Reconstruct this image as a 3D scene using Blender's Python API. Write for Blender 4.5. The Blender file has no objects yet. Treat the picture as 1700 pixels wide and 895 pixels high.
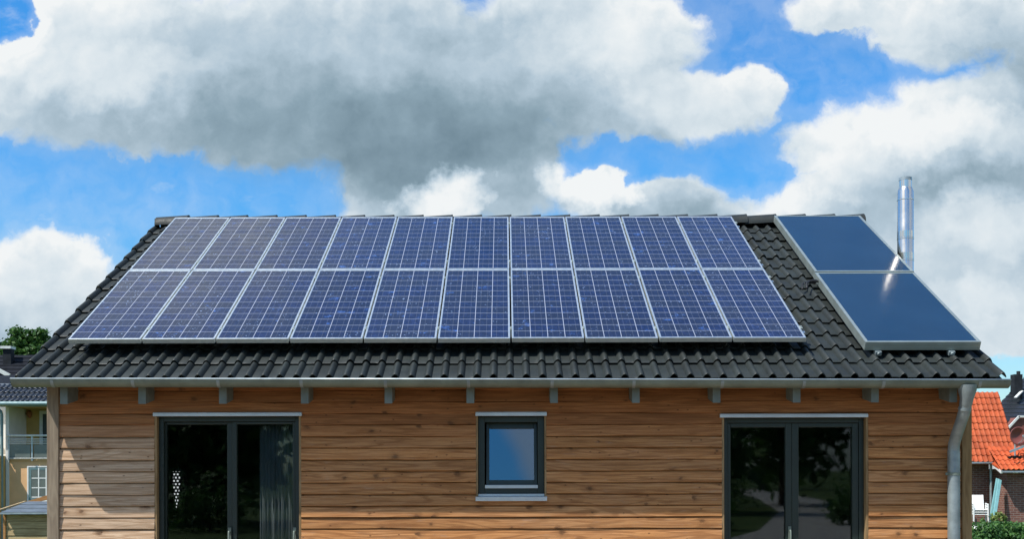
import bpy, bmesh, math, random
import numpy as np
from mathutils import Vector, Matrix
R = math.radians
rnd = random.Random(7)
npr = np.random.default_rng(11)
scene = bpy.context.scene
col = scene.collection

# ------------------------------------------------------------------ measuring
F = 1879.0; VX = 837.0; VY = 780.0; CZ = 1.65     # focal length, vanishing point and eye height read off the photo
def at(px, py, d):
    return Vector(((px - VX) * d / F, d, CZ + (VY - py) * d / F))
def ax(px, d): return (px - VX) * d / F
def az(py, d): return CZ + (VY - py) * d / F

# ------------------------------------------------------------------ object helpers
def link(o, parent=None):
    col.objects.link(o)
    if parent is not None:
        o.parent = parent
    return o
def tag(o, label=None, cat=None, group=None, kind=None):
    if label: o['label'] = label
    if cat: o['category'] = cat
    if group: o['group'] = group
    if kind: o['kind'] = kind
    return o
def empty(name, loc=(0, 0, 0), label=None, cat=None, group=None):
    o = bpy.data.objects.new(name, None)
    o.location = loc; o.empty_display_size = .2
    link(o)
    return tag(o, label, cat, group)
def copy_tree(o, parent=None):
    c = o.copy(); col.objects.link(c); c.parent = parent
    for ch in o.children:
        copy_tree(ch, c)
    return c

class MB:
    """collects faces, then links them as one mesh object"""
    def __init__(s): s.v = []; s.f = []; s.m = []; s.att = []
    def poly(s, pts, mi=0):
        n = len(s.v); s.v += [tuple(p) for p in pts]; s.f.append(tuple(range(n, n + len(pts)))); s.m.append(mi)
    def raw(s, vs, fs, mi=0):
        n = len(s.v); s.v += [tuple(p) for p in vs]
        for f in fs:
            s.f.append(tuple(i + n for i in f)); s.m.append(mi)
    def hexa(s, p, mi=0):
        # p: 8 corners, bottom loop then top loop
        s.raw(p, [(3, 2, 1, 0), (4, 5, 6, 7), (0, 1, 5, 4), (1, 2, 6, 5), (2, 3, 7, 6), (3, 0, 4, 7)], mi)
    def box(s, x0, x1, y0, y1, z0, z1, mi=0):
        s.hexa([(x0, y0, z0), (x1, y0, z0), (x1, y1, z0), (x0, y1, z0), (x0, y0, z1), (x1, y0, z1), (x1, y1, z1), (x0, y1, z1)], mi)
    def bar(s, a, b, w, h=None, up=(0, 0, 1), mi=0):
        a = Vector(a); b = Vector(b); h = h or w
        t = (b - a).normalized(); u = Vector(up)
        if abs(t.dot(u)) > .98: u = Vector((0, 1, 0))
        sd = t.cross(u).normalized(); u = sd.cross(t).normalized()
        sd *= w / 2; u *= h / 2
        s.hexa([a - sd - u, a + sd - u, b + sd - u, b - sd - u, a - sd + u, a + sd + u, b + sd + u, b - sd + u], mi)
    def tube(s, pts, r, n=12, mi=0, caps=True):
        pts = [Vector(p) for p in pts]
        rr = r if isinstance(r, (list, tuple)) else [r] * len(pts)
        rings = []; prev = None
        for i, p in enumerate(pts):
            a = pts[max(i - 1, 0)]; b = pts[min(i + 1, len(pts) - 1)]
            t = (b - a).normalized() if (b - a).length > 1e-9 else prev[0]
            if prev is None:
                u = Vector((0, 0, 1)) if abs(t.z) < .9 else Vector((0, -1, 0))
            else: u = prev[1]
            sd = t.cross(u).normalized(); u = sd.cross(t).normalized(); prev = (t, u)
            rings.append([p + (sd * math.cos(k * 2 * math.pi / n) + u * math.sin(k * 2 * math.pi / n)) * rr[i] for k in range(n)])
        vs = [q for rg in rings for q in rg]; fs = []
        for i in range(len(pts) - 1):
            for k in range(n):
                k2 = (k + 1) % n
                fs.append((i * n + k, i * n + k2, (i + 1) * n + k2, (i + 1) * n + k))
        if caps:
            fs.append(tuple(range(n - 1, -1, -1))); fs.append(tuple(range((len(pts) - 1) * n, len(pts) * n)))
        s.raw(vs, fs, mi)
    def build(s, name, mats, parent=None, smooth=False, bevel=0, segs=2, autos=None):
        me = bpy.data.meshes.new(name)
        me.from_pydata(s.v, [], s.f)
        if not isinstance(mats, (list, tuple)): mats = [mats]
        for m in mats: me.materials.append(m)
        if len(mats) > 1: me.polygons.foreach_set('material_index', s.m)
        me.update()
        bm = bmesh.new(); bm.from_mesh(me)
        bmesh.ops.recalc_face_normals(bm, faces=bm.faces) if not getattr(s, 'keep', False) else None
        bm.to_mesh(me); bm.free()
        if smooth:
            me.polygons.foreach_set('use_smooth', [True] * len(me.polygons))
        if autos:
            me.polygons.foreach_set('use_smooth', [True] * len(me.polygons))
            me.set_sharp_from_angle(angle=R(autos))
        o = bpy.data.objects.new(name, me)
        link(o, parent)
        if bevel:
            b = o.modifiers.new('edge', 'BEVEL'); b.width = bevel; b.segments = segs; b.limit_method = 'ANGLE'; b.angle_limit = R(40)
        return o

# ------------------------------------------------------------------ node helpers
class G:
    """tiny expression builder for node trees"""
    def __init__(s, nt): s.nt = nt
    def node(s, typ, **kw):
        n = s.nt.nodes.new(typ)
        for k, v in kw.items(): setattr(n, k, v)
        return n
    def put(s, sock, v):
        if isinstance(v, S): s.nt.links.new(v.k, sock)
        elif isinstance(v, bpy.types.NodeSocket): s.nt.links.new(v, sock)
        else: sock.default_value = v
    def math(s, op, a, b=None, c=None, clamp=False):
        n = s.node('ShaderNodeMath', operation=op, use_clamp=clamp)
        s.put(n.inputs[0], a)
        if b is not None: s.put(n.inputs[1], b)
        if c is not None: s.put(n.inputs[2], c)
        return S(s, n.outputs[0])
    def xyz(s, x, y, z=0.0):
        n = s.node('ShaderNodeCombineXYZ')
        for i, v in enumerate((x, y, z)): s.put(n.inputs[i], v)
        return S(s, n.outputs[0])
    def sep(s, v):
        n = s.node('ShaderNodeSeparateXYZ'); s.put(n.inputs[0], v)
        return [S(s, o) for o in n.outputs]
    def noise(s, v, scale=1.0, detail=4.0, rough=.55, dist=0.0, color=False):
        n = s.node('ShaderNodeTexNoise')
        s.put(n.inputs['Vector'], v); s.put(n.inputs['Scale'], scale); n.inputs['Detail'].default_value = detail
        n.inputs['Roughness'].default_value = rough; n.inputs['Distortion'].default_value = dist
        return S(s, n.outputs['Color' if color else 'Fac'])
    def voro(s, v, scale=1.0, feature='F1', out='Distance', rand=1.0, dim='3D'):
        n = s.node('ShaderNodeTexVoronoi', feature=feature, voronoi_dimensions=dim)
        s.put(n.inputs['Vector'], v); s.put(n.inputs['Scale'], scale); n.inputs['Randomness'].default_value = rand
        return S(s, n.outputs[out])
    def white(s, v):
        n = s.node('ShaderNodeTexWhiteNoise', noise_dimensions='3D'); s.put(n.inputs['Vector'], v)
        return S(s, n.outputs['Value'])
    def step(s, v, a, b, lo=0.0, hi=1.0):
        n = s.node('ShaderNodeMapRange', interpolation_type='SMOOTHSTEP')
        s.put(n.inputs[0], v); s.put(n.inputs[1], a); s.put(n.inputs[2], b); s.put(n.inputs[3], lo); s.put(n.inputs[4], hi)
        return S(s, n.outputs[0])
    def mix(s, f, a, b, blend='MIX'):
        n = s.node('ShaderNodeMix', data_type='RGBA', blend_type=blend)
        s.put(n.inputs[0], f)
        s.put(n.inputs[6], a if not isinstance(a, tuple) else (*a[:3], 1)); s.put(n.inputs[7], b if not isinstance(b, tuple) else (*b[:3], 1))
        return S(s, n.outputs[2])
    def ramp(s, f, stops):
        n = s.node('ShaderNodeValToRGB'); s.put(n.inputs[0], f)
        cr = n.color_ramp
        while len(cr.elements) < len(stops): cr.elements.new(.5)
        for e, (p, c) in zip(cr.elements, stops): e.position = p; e.color = (*c, 1)
        return S(s, n.outputs[0])
    def vadd(s, a, b, op='ADD'):
        n = s.node('ShaderNodeVectorMath', operation=op); s.put(n.inputs[0], a); s.put(n.inputs[1], b)
        return S(s, n.outputs[0])
    def scalev(s, a, k):
        n = s.node('ShaderNodeVectorMath', operation='SCALE'); s.put(n.inputs[0], a); s.put(n.inputs['Scale'], k)
        return S(s, n.outputs[0])
    def attr(s, name):
        n = s.node('ShaderNodeAttribute', attribute_name=name); return S(s, n.outputs['Fac'])
    def obj(s):
        n = s.node('ShaderNodeTexCoord'); return S(s, n.outputs['Object'])
    def uv(s):
        n = s.node('ShaderNodeTexCoord'); return S(s, n.outputs['UV'])
    def rand(s):
        n = s.node('ShaderNodeObjectInfo'); return S(s, n.outputs['Random'])
class S:
    def __init__(s, g, k): s.g = g; s.k = k
    def __add__(s, o): return s.g.math('ADD', s, o)
    __radd__ = __add__
    def __sub__(s, o): return s.g.math('SUBTRACT', s, o)
    def __rsub__(s, o): return s.g.math('SUBTRACT', o, s)
    def __mul__(s, o): return s.g.math('MULTIPLY', s, o)
    __rmul__ = __mul__
    def __truediv__(s, o): return s.g.math('DIVIDE', s, o)

def material(name, rough=.6, metal=0.0, spec=.5):
    m = bpy.data.materials.new(name); m.use_nodes = True
    nt = m.node_tree; p = nt.nodes['Principled BSDF']
    p.inputs['Roughness'].default_value = rough; p.inputs['Metallic'].default_value = metal
    p.inputs['Specular IOR Level'].default_value = spec
    return m, G(nt), p
def bump(g, p, h, strength=.3, dist=.01):
    n = g.node('ShaderNodeBump'); n.inputs['Strength'].default_value = strength; n.inputs['Distance'].default_value = dist
    g.put(n.inputs['Height'], h); g.nt.links.new(n.outputs[0], p.inputs['Normal'])
def plain(name, c, rough=.6, metal=0.0, var=.18, scale=6.0, bmp=0.0, spec=.5, fine=0.0):
    m, g, p = material(name, rough, metal, spec)
    o = g.obj()
    n = g.noise(o, scale, 5, .6)
    k = g.step(n, .3, .7)
    c1 = g.mix(k, tuple(x * (1 - var) for x in c), tuple(min(1, x * (1 + var)) for x in c))
    if fine:
        n2 = g.noise(o, scale * 14, 3, .6); c1 = g.mix(g.step(n2, .35, .75) * fine, c1, tuple(x * .45 for x in c))
    g.put(p.inputs['Base Color'], c1)
    g.put(p.inputs['Roughness'], g.step(g.noise(o, scale * 2.3, 4, .6), .3, .7, rough * .85, min(1, rough * 1.15)))
    if bmp: bump(g, p, g.noise(o, scale * 8, 4, .6), bmp, .01)
    return m

M = {}
M['zinc'] = plain('zinc', (.17, .205, .175), .5, .4, .22, 3, fine=.12)
M['zinc_pale'] = plain('zinc_pale', (.36, .42, .45), .42, .45, .16, 6)
M['alu'] = plain('aluminium', (.82, .86, .84), .38, .88, .05, 9)
M['alu_dark'] = plain('aluminium_clamp', (.45, .5, .47), .4, .6, .1, 9)
M['green_frame'] = plain('green_grey_paint', (.013, .024, .020), .42, 0, .12, 4)
M['flashing'] = plain('flashing_metal', (.55, .58, .60), .4, .5, .1, 4)
M['rafter'] = plain('grey_rafter_paint', (.145, .175, .165), .6, 0, .14, 9, .1)
M['white'] = plain('white_paint', (.80, .80, .78), .45, 0, .05, 4)
M['dark'] = plain('unlit_room_dark', (.06, .06, .058), .9, 0, .2, 1)  # near-black room surfaces standing in for the unlit interior
M['steel'] = plain('stainless_steel', (.76, .70, .64), .26, 1.0, .04, 3)
M['black_metal'] = plain('black_metal', (.02, .02, .022), .5, .2, .1, 5)
M['teal'] = plain('teal_board_wrap', (.20, .42, .44), .6, 0, .12, 3)
M['terracotta'] = plain('terracotta', (.33, .12, .06), .75, 0, .2, 12, .2)
M['peach'] = plain('peach_render', (.76, .45, .23), .9, 0, .06, 2, .15)
M['ochre'] = plain('ochre_render', (.50, .34, .12), .9, 0, .08, 2, .15)
M['pale_render'] = plain('pale_render', (.66, .68, .68), .9, 0, .06, 2, .15)
M['rail_glass'] = plain('grey_balcony_board', (.13, .15, .14), .25, 0, .1, 2)
M['teal_metal'] = plain('teal_metal', (.16, .25, .26), .5, .2, .1, 3)
M['slate'] = plain('slate_felt', (.10, .125, .15), .7, 0, .2, 5, .2)
M['curtain'] = plain('grey_curtain', (.26, .29, .33), .9, 0, .08, 3)
M['bark'] = plain('bark', (.085, .06, .042), .9, 0, .35, 7, .6)
M['concrete'] = plain('pale_concrete', (.42, .41, .39), .85, 0, .14, 2, .2, fine=.3)
M['sand'] = plain('sandy_gravel', (.23, .175, .12), .95, 0, .14, 2, .3, fine=.2)
M['backing'] = plain('dark_red_gap_shade', (.06, .025, .02), .9, 0, .1, 3)  # wall coloured dark red so the gaps beside the posts read as shade
M['zinc_pipe'] = plain('weathered_zinc_pipe', (.25, .30, .315), .45, .4, .2, 7)
M['collector_frame'] = plain('collector_frame', (.36, .42, .40), .4, .6, .1, 5)
M['dark_roof'] = plain('dark_roofing', (.013, .015, .020), .8, 0, .25, 2, 0, .1)
M['dark_brick'] = plain('dark_chimney', (.022, .025, .03), .8, 0, .2, 4, 0, .1)
M['dish'] = plain('dish_red_brown', (.20, .055, .045), .45, 0, .1, 3)
M['red_render'] = plain('red_brown_render', (.19, .065, .05), .85, 0, .12, 3)
M['interior'] = plain('interior_wall', (.30, .29, .27), .9, 0, .06, 2)
M['cap'] = plain('pale_cap', (.6, .62, .6), .6, 0, .1, 4)

def wood(name, a, b, scale=(1.0, 1.0), dark=.5, rough=.72, gx='x', gz='z', offset=0.0):
    """lengthwise grain along gx"""
    m, g, p = material(name, rough, 0, .3)
    c = dict(zip('xyz', g.sep(g.obj())))
    L = c[gx] * scale[0] + offset; W = c[gz] * scale[1]; T = c[[k for k in 'xyz' if k not in (gx, gz)][0]] * scale[1]
    gr = g.noise(g.xyz(L * 1.5, W * 22, T * 22), 1, 5, .65)
    lf = g.noise(g.xyz(L * .8, W * 5, T * 5), 1, 3, .5)
    ring = g.math('SINE', lf * 70)
    k = g.math('ADD', g.step(gr, .3, .7) * .65, ring * .18 + .15, clamp=True)
    g.put(p.inputs['Base Color'], g.mix(k, a, b))
    bump(g, p, gr, .25, .006)
    return m
M['post'] = wood('weathered_post_wood', (.165, .125, .088), (.30, .245, .175), gx='z', gz='x')
M['post_warm'] = wood('warm_post_wood', (.19, .115, .045), (.33, .22, .10), gx='z', gz='x')
M['trim'] = wood('trim_wood', (.20, .125, .055), (.36, .25, .13), gx='z', gz='x')
M['shed_wood'] = wood('shed_wood', (.30, .21, .10), (.52, .40, .22))
M['orange_wood'] = wood('orange_wood', (.32, .15, .05), (.48, .26, .10))
M['soffit'] = wood('soffit_wood', (.16, .09, .045), (.27, .16, .08), gx='x', gz='y')
M['gable_wood'] = wood('gable_wood', (.24, .15, .08), (.38, .25, .14), gx='y', gz='z')

def siding_mat():
    m, g, p = material('larch_weatherboard', .75, 0, .25)
    x, y, z = g.sep(g.obj())
    bid = g.attr('board')
    r1 = g.white(g.xyz(bid, 1.7, 0)); r2 = g.white(g.xyz(bid, 9.1, 3)); r3 = g.white(g.xyz(bid, 4.4, 8))
    X = x + r1 * 37.0
    lf = g.noise(g.xyz(X * .7, z * 8.5 + r2 * 50, r3 * 9), 1, 2.5, .5, .5)
    ring = g.math('SINE', lf * 48)
    fine = g.noise(g.xyz(X * 2.2, z * 70, r3 * 20), 1, 4, .7)
    # knots
    kv = g.xyz(X * 6.6 + (fine - .5) * .5, z * 9.2 + r2 * 13, r3 * 5)
    kd = g.voro(kv, 1, dim='2D')
    kc = g.voro(kv, 1, out='Color', dim='2D')
    ks = g.sep(kc)
    kpick = g.math('LESS_THAN', ks[0], .13)
    kd = kd / (.35 + ks[1] * 1.2)
    wob = g.noise(g.xyz(X * 22, z * 40, 0), 1, 3, .6)
    kk = g.step(kd + (wob - .5) * .26, .05, .22, 1, 0) * kpick
    halo = g.step(kd + (wob - .5) * .5, .08, .55, 1, 0) * kpick
    pv = g.xyz(X * 11, z * 19 + r1 * 7, 0)
    pin = g.step(g.voro(pv, 1, dim='2D') + (wob - .5) * .15, .05, .17, 1, 0) * g.math('LESS_THAN', g.sep(g.voro(pv, 1, out='Color', dim='2D'))[0], .07)
    # weathering: boards under the eave stay redder, boards below have greyed, each in its own degree
    zb = bid * .1096 + (r1 - .5) * .13 + (g.noise(g.xyz(x * .5, z * 2.0, 3), 1, 3, .6) - .5) * .22
    prot = g.step(zb, .60, .84)
    left = g.step(x + (g.noise(g.xyz(x * .9, z * 3, 7), 1, 4, .6) - .5) * 1.2, -3.35, -2.3, 1, 0)
    red = g.mix(g.step(fine, .36, .64), (.235, .092, .033), (.385, .168, .064))
    grey = g.mix(g.step(fine, .36, .64), (.365, .158, .055), (.54, .268, .104))
    pale = g.mix(g.step(fine, .36, .66), (.43, .315, .215), (.68, .54, .40))
    blotch = g.step(g.noise(g.xyz(X * 1.1, z * 5, r1), 1, 4, .6), .35, .7)
    lowf = g.math('MULTIPLY', left, 1 - prot * .7)
    base = g.mix(g.math('ADD', lowf * .75, blotch * .12, clamp=True), grey, pale)
    base = g.mix(prot, base, red)
    base = g.mix(g.step(ring, .0, .95) * .52, base, g.mix(lowf, (.21, .085, .028), (.33, .20, .11)))
    # tint per board
    base = g.mix(1.0, base, g.ramp(r3, [(0, (.80, .80, .80)), (.5, (1, .98, .95)), (1, (1.14, 1.08, 1.02))]), 'MULTIPLY')
    base = g.mix(halo * .4, base, (.20, .09, .035))
    base = g.mix(kk * .7, base, (.062, .028, .013))
    base = g.mix(pin * .75, base, (.075, .032, .014))
    # rain stains and silver streaks
    st = g.step(g.noise(g.xyz(X * 5, z * 26, 2), 1, 4, .7), .56, .78)
    base = g.mix(st * .35 * (1 - prot), base, (.33, .29, .25))
    g.put(p.inputs['Base Color'], base)
    bump(g, p, fine * .7 + ring * .08 + kk * .4, .35, .005)
    return m
M['siding'] = siding_mat()

def tile_mat(name, a, b, moss=.2, rough=.62, spec=.4):
    m, g, p = material(name, rough, 0, spec)
    o = g.obj(); x, y, z = g.sep(o)
    t = g.attr('tile')
    r = g.white(g.xyz(t, 2.2, 5))
    n = g.noise(o, 3.2, 6, .65); n2 = g.noise(o, 55, 4, .7); n3 = g.noise(o, 14, 5, .7)
    c = g.mix(g.step(n, .3, .7), a, b)
    c = g.mix(g.step(n2, .35, .75) * .4, c, tuple(q * .5 for q in a))
    c = g.mix(1.0, c, g.ramp(r, [(0, (.80, .80, .80)), (1, (1.15, 1.15, 1.15))]), 'MULTIPLY')
    c = g.mix(g.step(n3, .62, .78) * moss, c, tuple(min(1, q * 2.1) for q in b))
    g.put(p.inputs['Base Color'], c)
    g.put(p.inputs['Roughness'], g.step(n3, .3, .7, rough - .08, rough + .12))
    bump(g, p, n2, .25, .004)
    return m
M['tile'] = tile_mat('charcoal_roof_tile', (.0140, .0188, .0180), (.0240, .0312, .0300), .34, .58)
M['dark_tile'] = tile_mat('dark_glazed_tile', (.020, .024, .030), (.034, .038, .045), .1, .3, .6)
M['orange_tile'] = tile_mat('orange_clay_tile', (.40, .070, .019), (.52, .112, .036), .12, .7)
M['orange_tile2'] = tile_mat('bright_orange_clay_tile', (.47, .075, .018), (.58, .118, .034), .1, .7)

def brick_mat():
    m, g, p = material('brown_brick', .85, 0, .3)
    x, y, z = g.sep(g.obj())
    n = g.node('ShaderNodeTexBrick')
    g.put(n.inputs['Vector'], g.xyz(x + y, z, 0))
    n.inputs['Color1'].default_value = (.25, .105, .075, 1); n.inputs['Color2'].default_value = (.155, .062, .05, 1)
    n.inputs['Mortar'].default_value = (.30, .24, .21, 1); n.inputs['Scale'].default_value = 1
    n.inputs['Mortar Size'].default_value = .010; n.inputs['Brick Width'].default_value = .25; n.inputs['Row Height'].default_value = .083
    c = g.mix(g.step(g.noise(g.obj(), 9, 5, .6), .35, .75) * .35, S(g, n.outputs['Color']), (.10, .045, .04))
    g.put(p.inputs['Base Color'], c)
    return m
M['brick'] = brick_mat()

def pv_mat():
    m, g, p = material('pv_glass', .09, 0, .5)
    u, v, _ = g.sep(g.uv())          # 4 x 12 cells
    rn = g.rand()
    fu = g.math('FRACT', u); fv = g.math('FRACT', v)
    cu = g.math('FLOOR', u); cv = g.math('FLOOR', v)
    du = .5 - g.math('ABSOLUTE', fu - .5); dv = .5 - g.math('ABSOLUTE', fv - .5)
    lu = g.math('LESS_THAN', du, .018); lv = g.math('LESS_THAN', dv, .028)
    bus = g.math('LESS_THAN', g.math('ABSOLUTE', g.math('ABSOLUTE', fu - .5) - .2), .013)
    cell = g.white(g.xyz(cu + rn * 91, cv, rn * 13))
    cell2 = g.white(g.xyz(cu + rn * 31, cv, rn * 77))
    q = g.xyz(u * 1.0 + rn * 57, v, cell * 31)
    gr = g.voro(q, 6.5, out='Color'); gx, gy, gz = g.sep(gr)
    gr2 = g.voro(q, 15, out='Color'); hx, hy, hz = g.sep(gr2)
    blue = g.ramp(gx * .6 + hx * .4, [(.1, (.007, .011, .036)), (.55, (.011, .019, .066)), (.95, (.022, .040, .130))])
    blue = g.mix(cell * .75, blue, (.019, .024, .042))
    hot = g.math('GREATER_THAN', cell2, .82)
    patch = g.step(g.noise(q, 1.6, 4, .7), .55, .68)
    spark = g.math('GREATER_THAN', hy, .80)
    blue = g.mix(patch * hot * (.35 + spark * .65), blue, (.06, .16, .50))
    sp2 = g.math('GREATER_THAN', hz, .987) * g.math('GREATER_THAN', cell, .6)
    blue = g.mix(sp2 * .6, blue, (.3, .42, .7))
    blue = g.mix(1.0, blue, g.ramp(g.white(g.xyz(rn * 17, 3.3, rn)), [(0, (.72, .74, .80)), (1, (1.25, 1.2, 1.1))]), 'MULTIPLY')
    c = g.mix(bus * .12, blue, (.35, .38, .45))
    c = g.mix(lv * .52, c, (.36, .40, .50))
    c = g.mix(lu * .66, c, (.50, .54, .64))
    g.put(p.inputs['Base Color'], c)
    dirt = g.noise(g.xyz(u * .6 + rn * 20, v * .5, 0), 1.5, 5, .6)
    g.put(p.inputs['Roughness'], g.step(dirt, .3, .7, .10, .2))
    return m
M['pv'] = pv_mat()
def collector_mat():
    m, g, p = material('collector_glass', .06, 0, .5)
    o = g.obj()
    n = g.noise(o, 1.2, 4, .6)
    g.put(p.inputs['Base Color'], g.mix(g.step(n, .3, .7), (.008, .030, .066), (.010, .036, .078)))
    g.put(p.inputs['Roughness'], g.step(g.noise(o, 3, 4, .6), .3, .7, .10, .16))
    return m
M['collector'] = collector_mat()

def glass_mat(name, tint=.7, refl=1.0):
    m = bpy.data.materials.new(name); m.use_nodes = True; nt = m.node_tree; g = G(nt)
    nt.nodes.remove(nt.nodes['Principled BSDF'])
    t = g.node('ShaderNodeBsdfTransparent'); t.inputs[0].default_value = (tint * .95, tint, tint * .98, 1)
    s = g.node('ShaderNodeBsdfGlossy'); s.inputs['Roughness'].default_value = .022; s.inputs['Color'].default_value = (.95, .98, 1, 1)
    fr = g.node('ShaderNodeFresnel'); fr.inputs['IOR'].default_value = 1.55
    k = g.math('MULTIPLY', S(g, fr.outputs[0]), .85 * refl, clamp=True)
    mx = g.node('ShaderNodeMixShader'); g.put(mx.inputs[0], k)
    nt.links.new(t.outputs[0], mx.inputs[1]); nt.links.new(s.outputs[0], mx.inputs[2])
    nt.links.new(mx.outputs[0], nt.nodes['Material Output'].inputs[0])
    return m
M['glass'] = glass_mat('door_glass')
M['coated_glass'] = glass_mat('coated_glass', .5, 4.2)

def leaf_mat(name, a, b, c):
    m, g, p = material(name, .55, 0, .35)
    r = g.attr('leaf')
    o = g.obj(); n = g.noise(o, .8, 3, .6)
    k = g.ramp(r, [(0, a), (.5, b), (1, c)])
    k = g.mix(g.step(n, .35, .65) * .35, k, a)
    g.put(p.inputs['Base Color'], k)
    t = g.node('ShaderNodeBsdfTranslucent'); g.put(t.inputs[0], k)
    mx = g.node('ShaderNodeMixShader'); mx.inputs[0].default_value = .3
    g.nt.links.new(p.outputs[0], mx.inputs[1]); g.nt.links.new(t.outputs[0], mx.inputs[2])
    g.nt.links.new(mx.outputs[0], g.nt.nodes['Material Output'].inputs[0])
    return m
M['leaf'] = leaf_mat('oak_leaves', (.024, .070, .016), (.055, .14, .028), (.10, .21, .04))
M['leaf_hedge'] = leaf_mat('hedge_leaves', (.025, .075, .018), (.06, .155, .035), (.12, .24, .05))
M['leaf_pot'] = leaf_mat('yellow_green_leaves', (.06, .13, .03), (.17, .25, .07), (.36, .38, .12))

def grass_mat():
    m, g, p = material('grass_ground', .9, 0, .2)
    o = g.obj()
    n = g.noise(o, .25, 5, .6); n2 = g.noise(o, 7, 5, .7)
    c = g.mix(g.step(n, .35, .65), (.045, .085, .022), (.075, .12, .03))
    c = g.mix(g.step(n2, .35, .7) * .5, c, (.03, .055, .016))
    g.put(p.inputs['Base Color'], c); bump(g, p, n2, .5, .05)
    return m
M['grass'] = grass_mat()

# ------------------------------------------------------------------ foliage
def foliage(name, clumps, n, size, mat, parent, seed=1, flat=.0):
    """leaf-sized faces spread through ragged clumps; clumps: (x,y,z,rx,ry,rz)"""
    r = np.random.default_rng(seed)
    cl = np.array(clumps, float)
    vol = (cl[:, 3] * cl[:, 4] * cl[:, 5]) ** (.75)
    idx = r.choice(len(cl), n, p=vol / vol.sum())
    d = r.normal(size=(n, 3)); d /= np.linalg.norm(d, axis=1)[:, None]
    rad = r.random(n) ** .42
    wob = 1 + .28 * np.sin(d[:, 0] * 7 + idx * 1.7) * np.sin(d[:, 1] * 6 + idx) + .2 * np.sin(d[:, 2] * 9 + idx * .6)
    c = cl[idx, :3] + d * (rad * wob)[:, None] * cl[idx, 3:6]
    s = size * (.6 + .8 * r.random(n))
    nn = d * .6 + r.normal(size=(n, 3)) * .7 + np.array([0, 0, .5]); nn /= np.linalg.norm(nn, axis=1)[:, None]
    t = np.cross(nn, r.normal(size=(n, 3))); t /= np.linalg.norm(t, axis=1)[:, None]
    b = np.cross(nn, t)
    s = s[:, None]
    P = np.stack([c - t * s, c - b * s * .55 + nn * s * .12, c + t * s, c + b * s * .55 + nn * s * .12], 1).reshape(-1, 3)
    me = bpy.data.meshes.new(name)
    me.vertices.add(4 * n); me.vertices.foreach_set('co', P.ravel())
    me.loops.add(4 * n); me.loops.foreach_set('vertex_index', np.arange(4 * n))
    me.polygons.add(n); me.polygons.foreach_set('loop_start', np.arange(0, 4 * n, 4))
    me.update(calc_edges=True)
    a = me.attributes.new('leaf', 'FLOAT', 'POINT')
    a.data.foreach_set('value', np.repeat(np.clip(r.normal(.5, .24, n), 0, 1), 4))
    me.materials.append(mat)
    o = bpy.data.objects.new(name, me); link(o, parent)
    return o
def tree(name, base, h, crown, label, n=3000, leaf=.22, seed=1, group=None, mat='leaf', cat='tree'):
    """crown: list of clumps relative to the base"""
    t = empty(name, base, label, cat, group)
    r = random.Random(seed)
    mb = MB()
    top = Vector((r.uniform(-.2, .2), r.uniform(-.2, .2), h * .72))
    mb.tube([(0, 0, -.3), (top.x * .3, top.y * .3, h * .25), (top.x * .7, 0, h * .5), top], [h * .035, h * .028, h * .02, h * .008], 9)
    for cx, cy, cz, rx, ry, rz in crown:
        s = Vector((top.x * .5, 0, h * r.uniform(.25, .45))); e = Vector((cx, cy, cz))
        mid = (s + e) * .5 + Vector((0, 0, -.06 * h))
        mb.tube([s, mid, e], [h * .014, h * .009, h * .004], 6)
    mb.build('trunk', M['bark'], t, autos=50)
    foliage('crown', crown, n, leaf, M[mat], t, seed)
    return t

# ------------------------------------------------------------------ tiled roof surfaces
def tile_field(name, mat, parent, org, ux, us, nrm, nx, pitch, ns, gauge, roll=.036, rollw=.5, thick=.020, lift=.03, samples=8, seed=3, left_cut=None):
    """courses of rolled tiles. org: lower left corner, ux: unit along the eave, us: unit up the slope"""
    org = Vector(org); ux = Vector(ux); us = Vector(us); nrm = Vector(nrm)
    r = random.Random(seed)
    ts = [i / samples * rollw for i in range(samples)] + [rollw, rollw + (1 - rollw) * .33, rollw + (1 - rollw) * .66]
    hs = [roll * math.sin(math.pi * min(t / rollw, 1)) ** .85 if 0 < t < rollw else 0.0 for t in ts]
    V = []; Fs = []; A = []
    for i in range(ns):
        cols = []
        for j in range(nx):
            if j % 2 == 0: js, jh = r.uniform(-.006, .006), r.uniform(-.003, .003)
            for t, h in zip(ts, hs): cols.append((j + t, h, js, jh, i * 997 + j // 2))
        cols.append((nx + 0.0, 0.0, js, jh, i * 997 + nx // 2))
        # a closing roll at the right verge
        for k in range(1, samples + 1):
            t = k / samples * rollw
            cols.append((nx + t, roll * math.sin(math.pi * k / samples) ** .85 if k < samples else 0.0, js, jh, i * 997 + nx // 2))
        s0 = i * gauge; s1 = (i + 1) * gauge + .05
        if i == ns - 1: s1 = (i + 1) * gauge
        rows = [(s0 + .004, -thick), (s0, -thick * .35), (s0 + .003, -.004), (s0 + .012, 0.0), ((s0 + s1) / 2, -lift * .5), (s1, -lift)]
        rows = [(s0 + .10, -thick - .008)] + rows
        n0 = len(V); nc = len(cols)
        for (s, dz) in rows:
            for (cx, h, js, jh, tid) in cols:
                V.append(org + ux * (cx * pitch) + us * (s + js) + nrm * (h + dz + jh)); A.append(float(tid % 8191))
        for a in range(len(rows) - 1):
            for b in range(nc - 1):
                q = n0 + a * nc + b
                Fs.append((q, q + 1, q + nc + 1, q + nc))
    me = bpy.data.meshes.new(name); me.from_pydata([tuple(v) for v in V], [], Fs); me.materials.append(mat)
    at_ = me.attributes.new('tile', 'FLOAT', 'POINT'); at_.data.foreach_set('value', A)
    me.polygons.foreach_set('use_smooth', [True] * len(Fs)); me.update()
    me.set_sharp_from_angle(angle=R(50))
    o = bpy.data.objects.new(name, me); link(o, parent)
    return o

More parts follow.
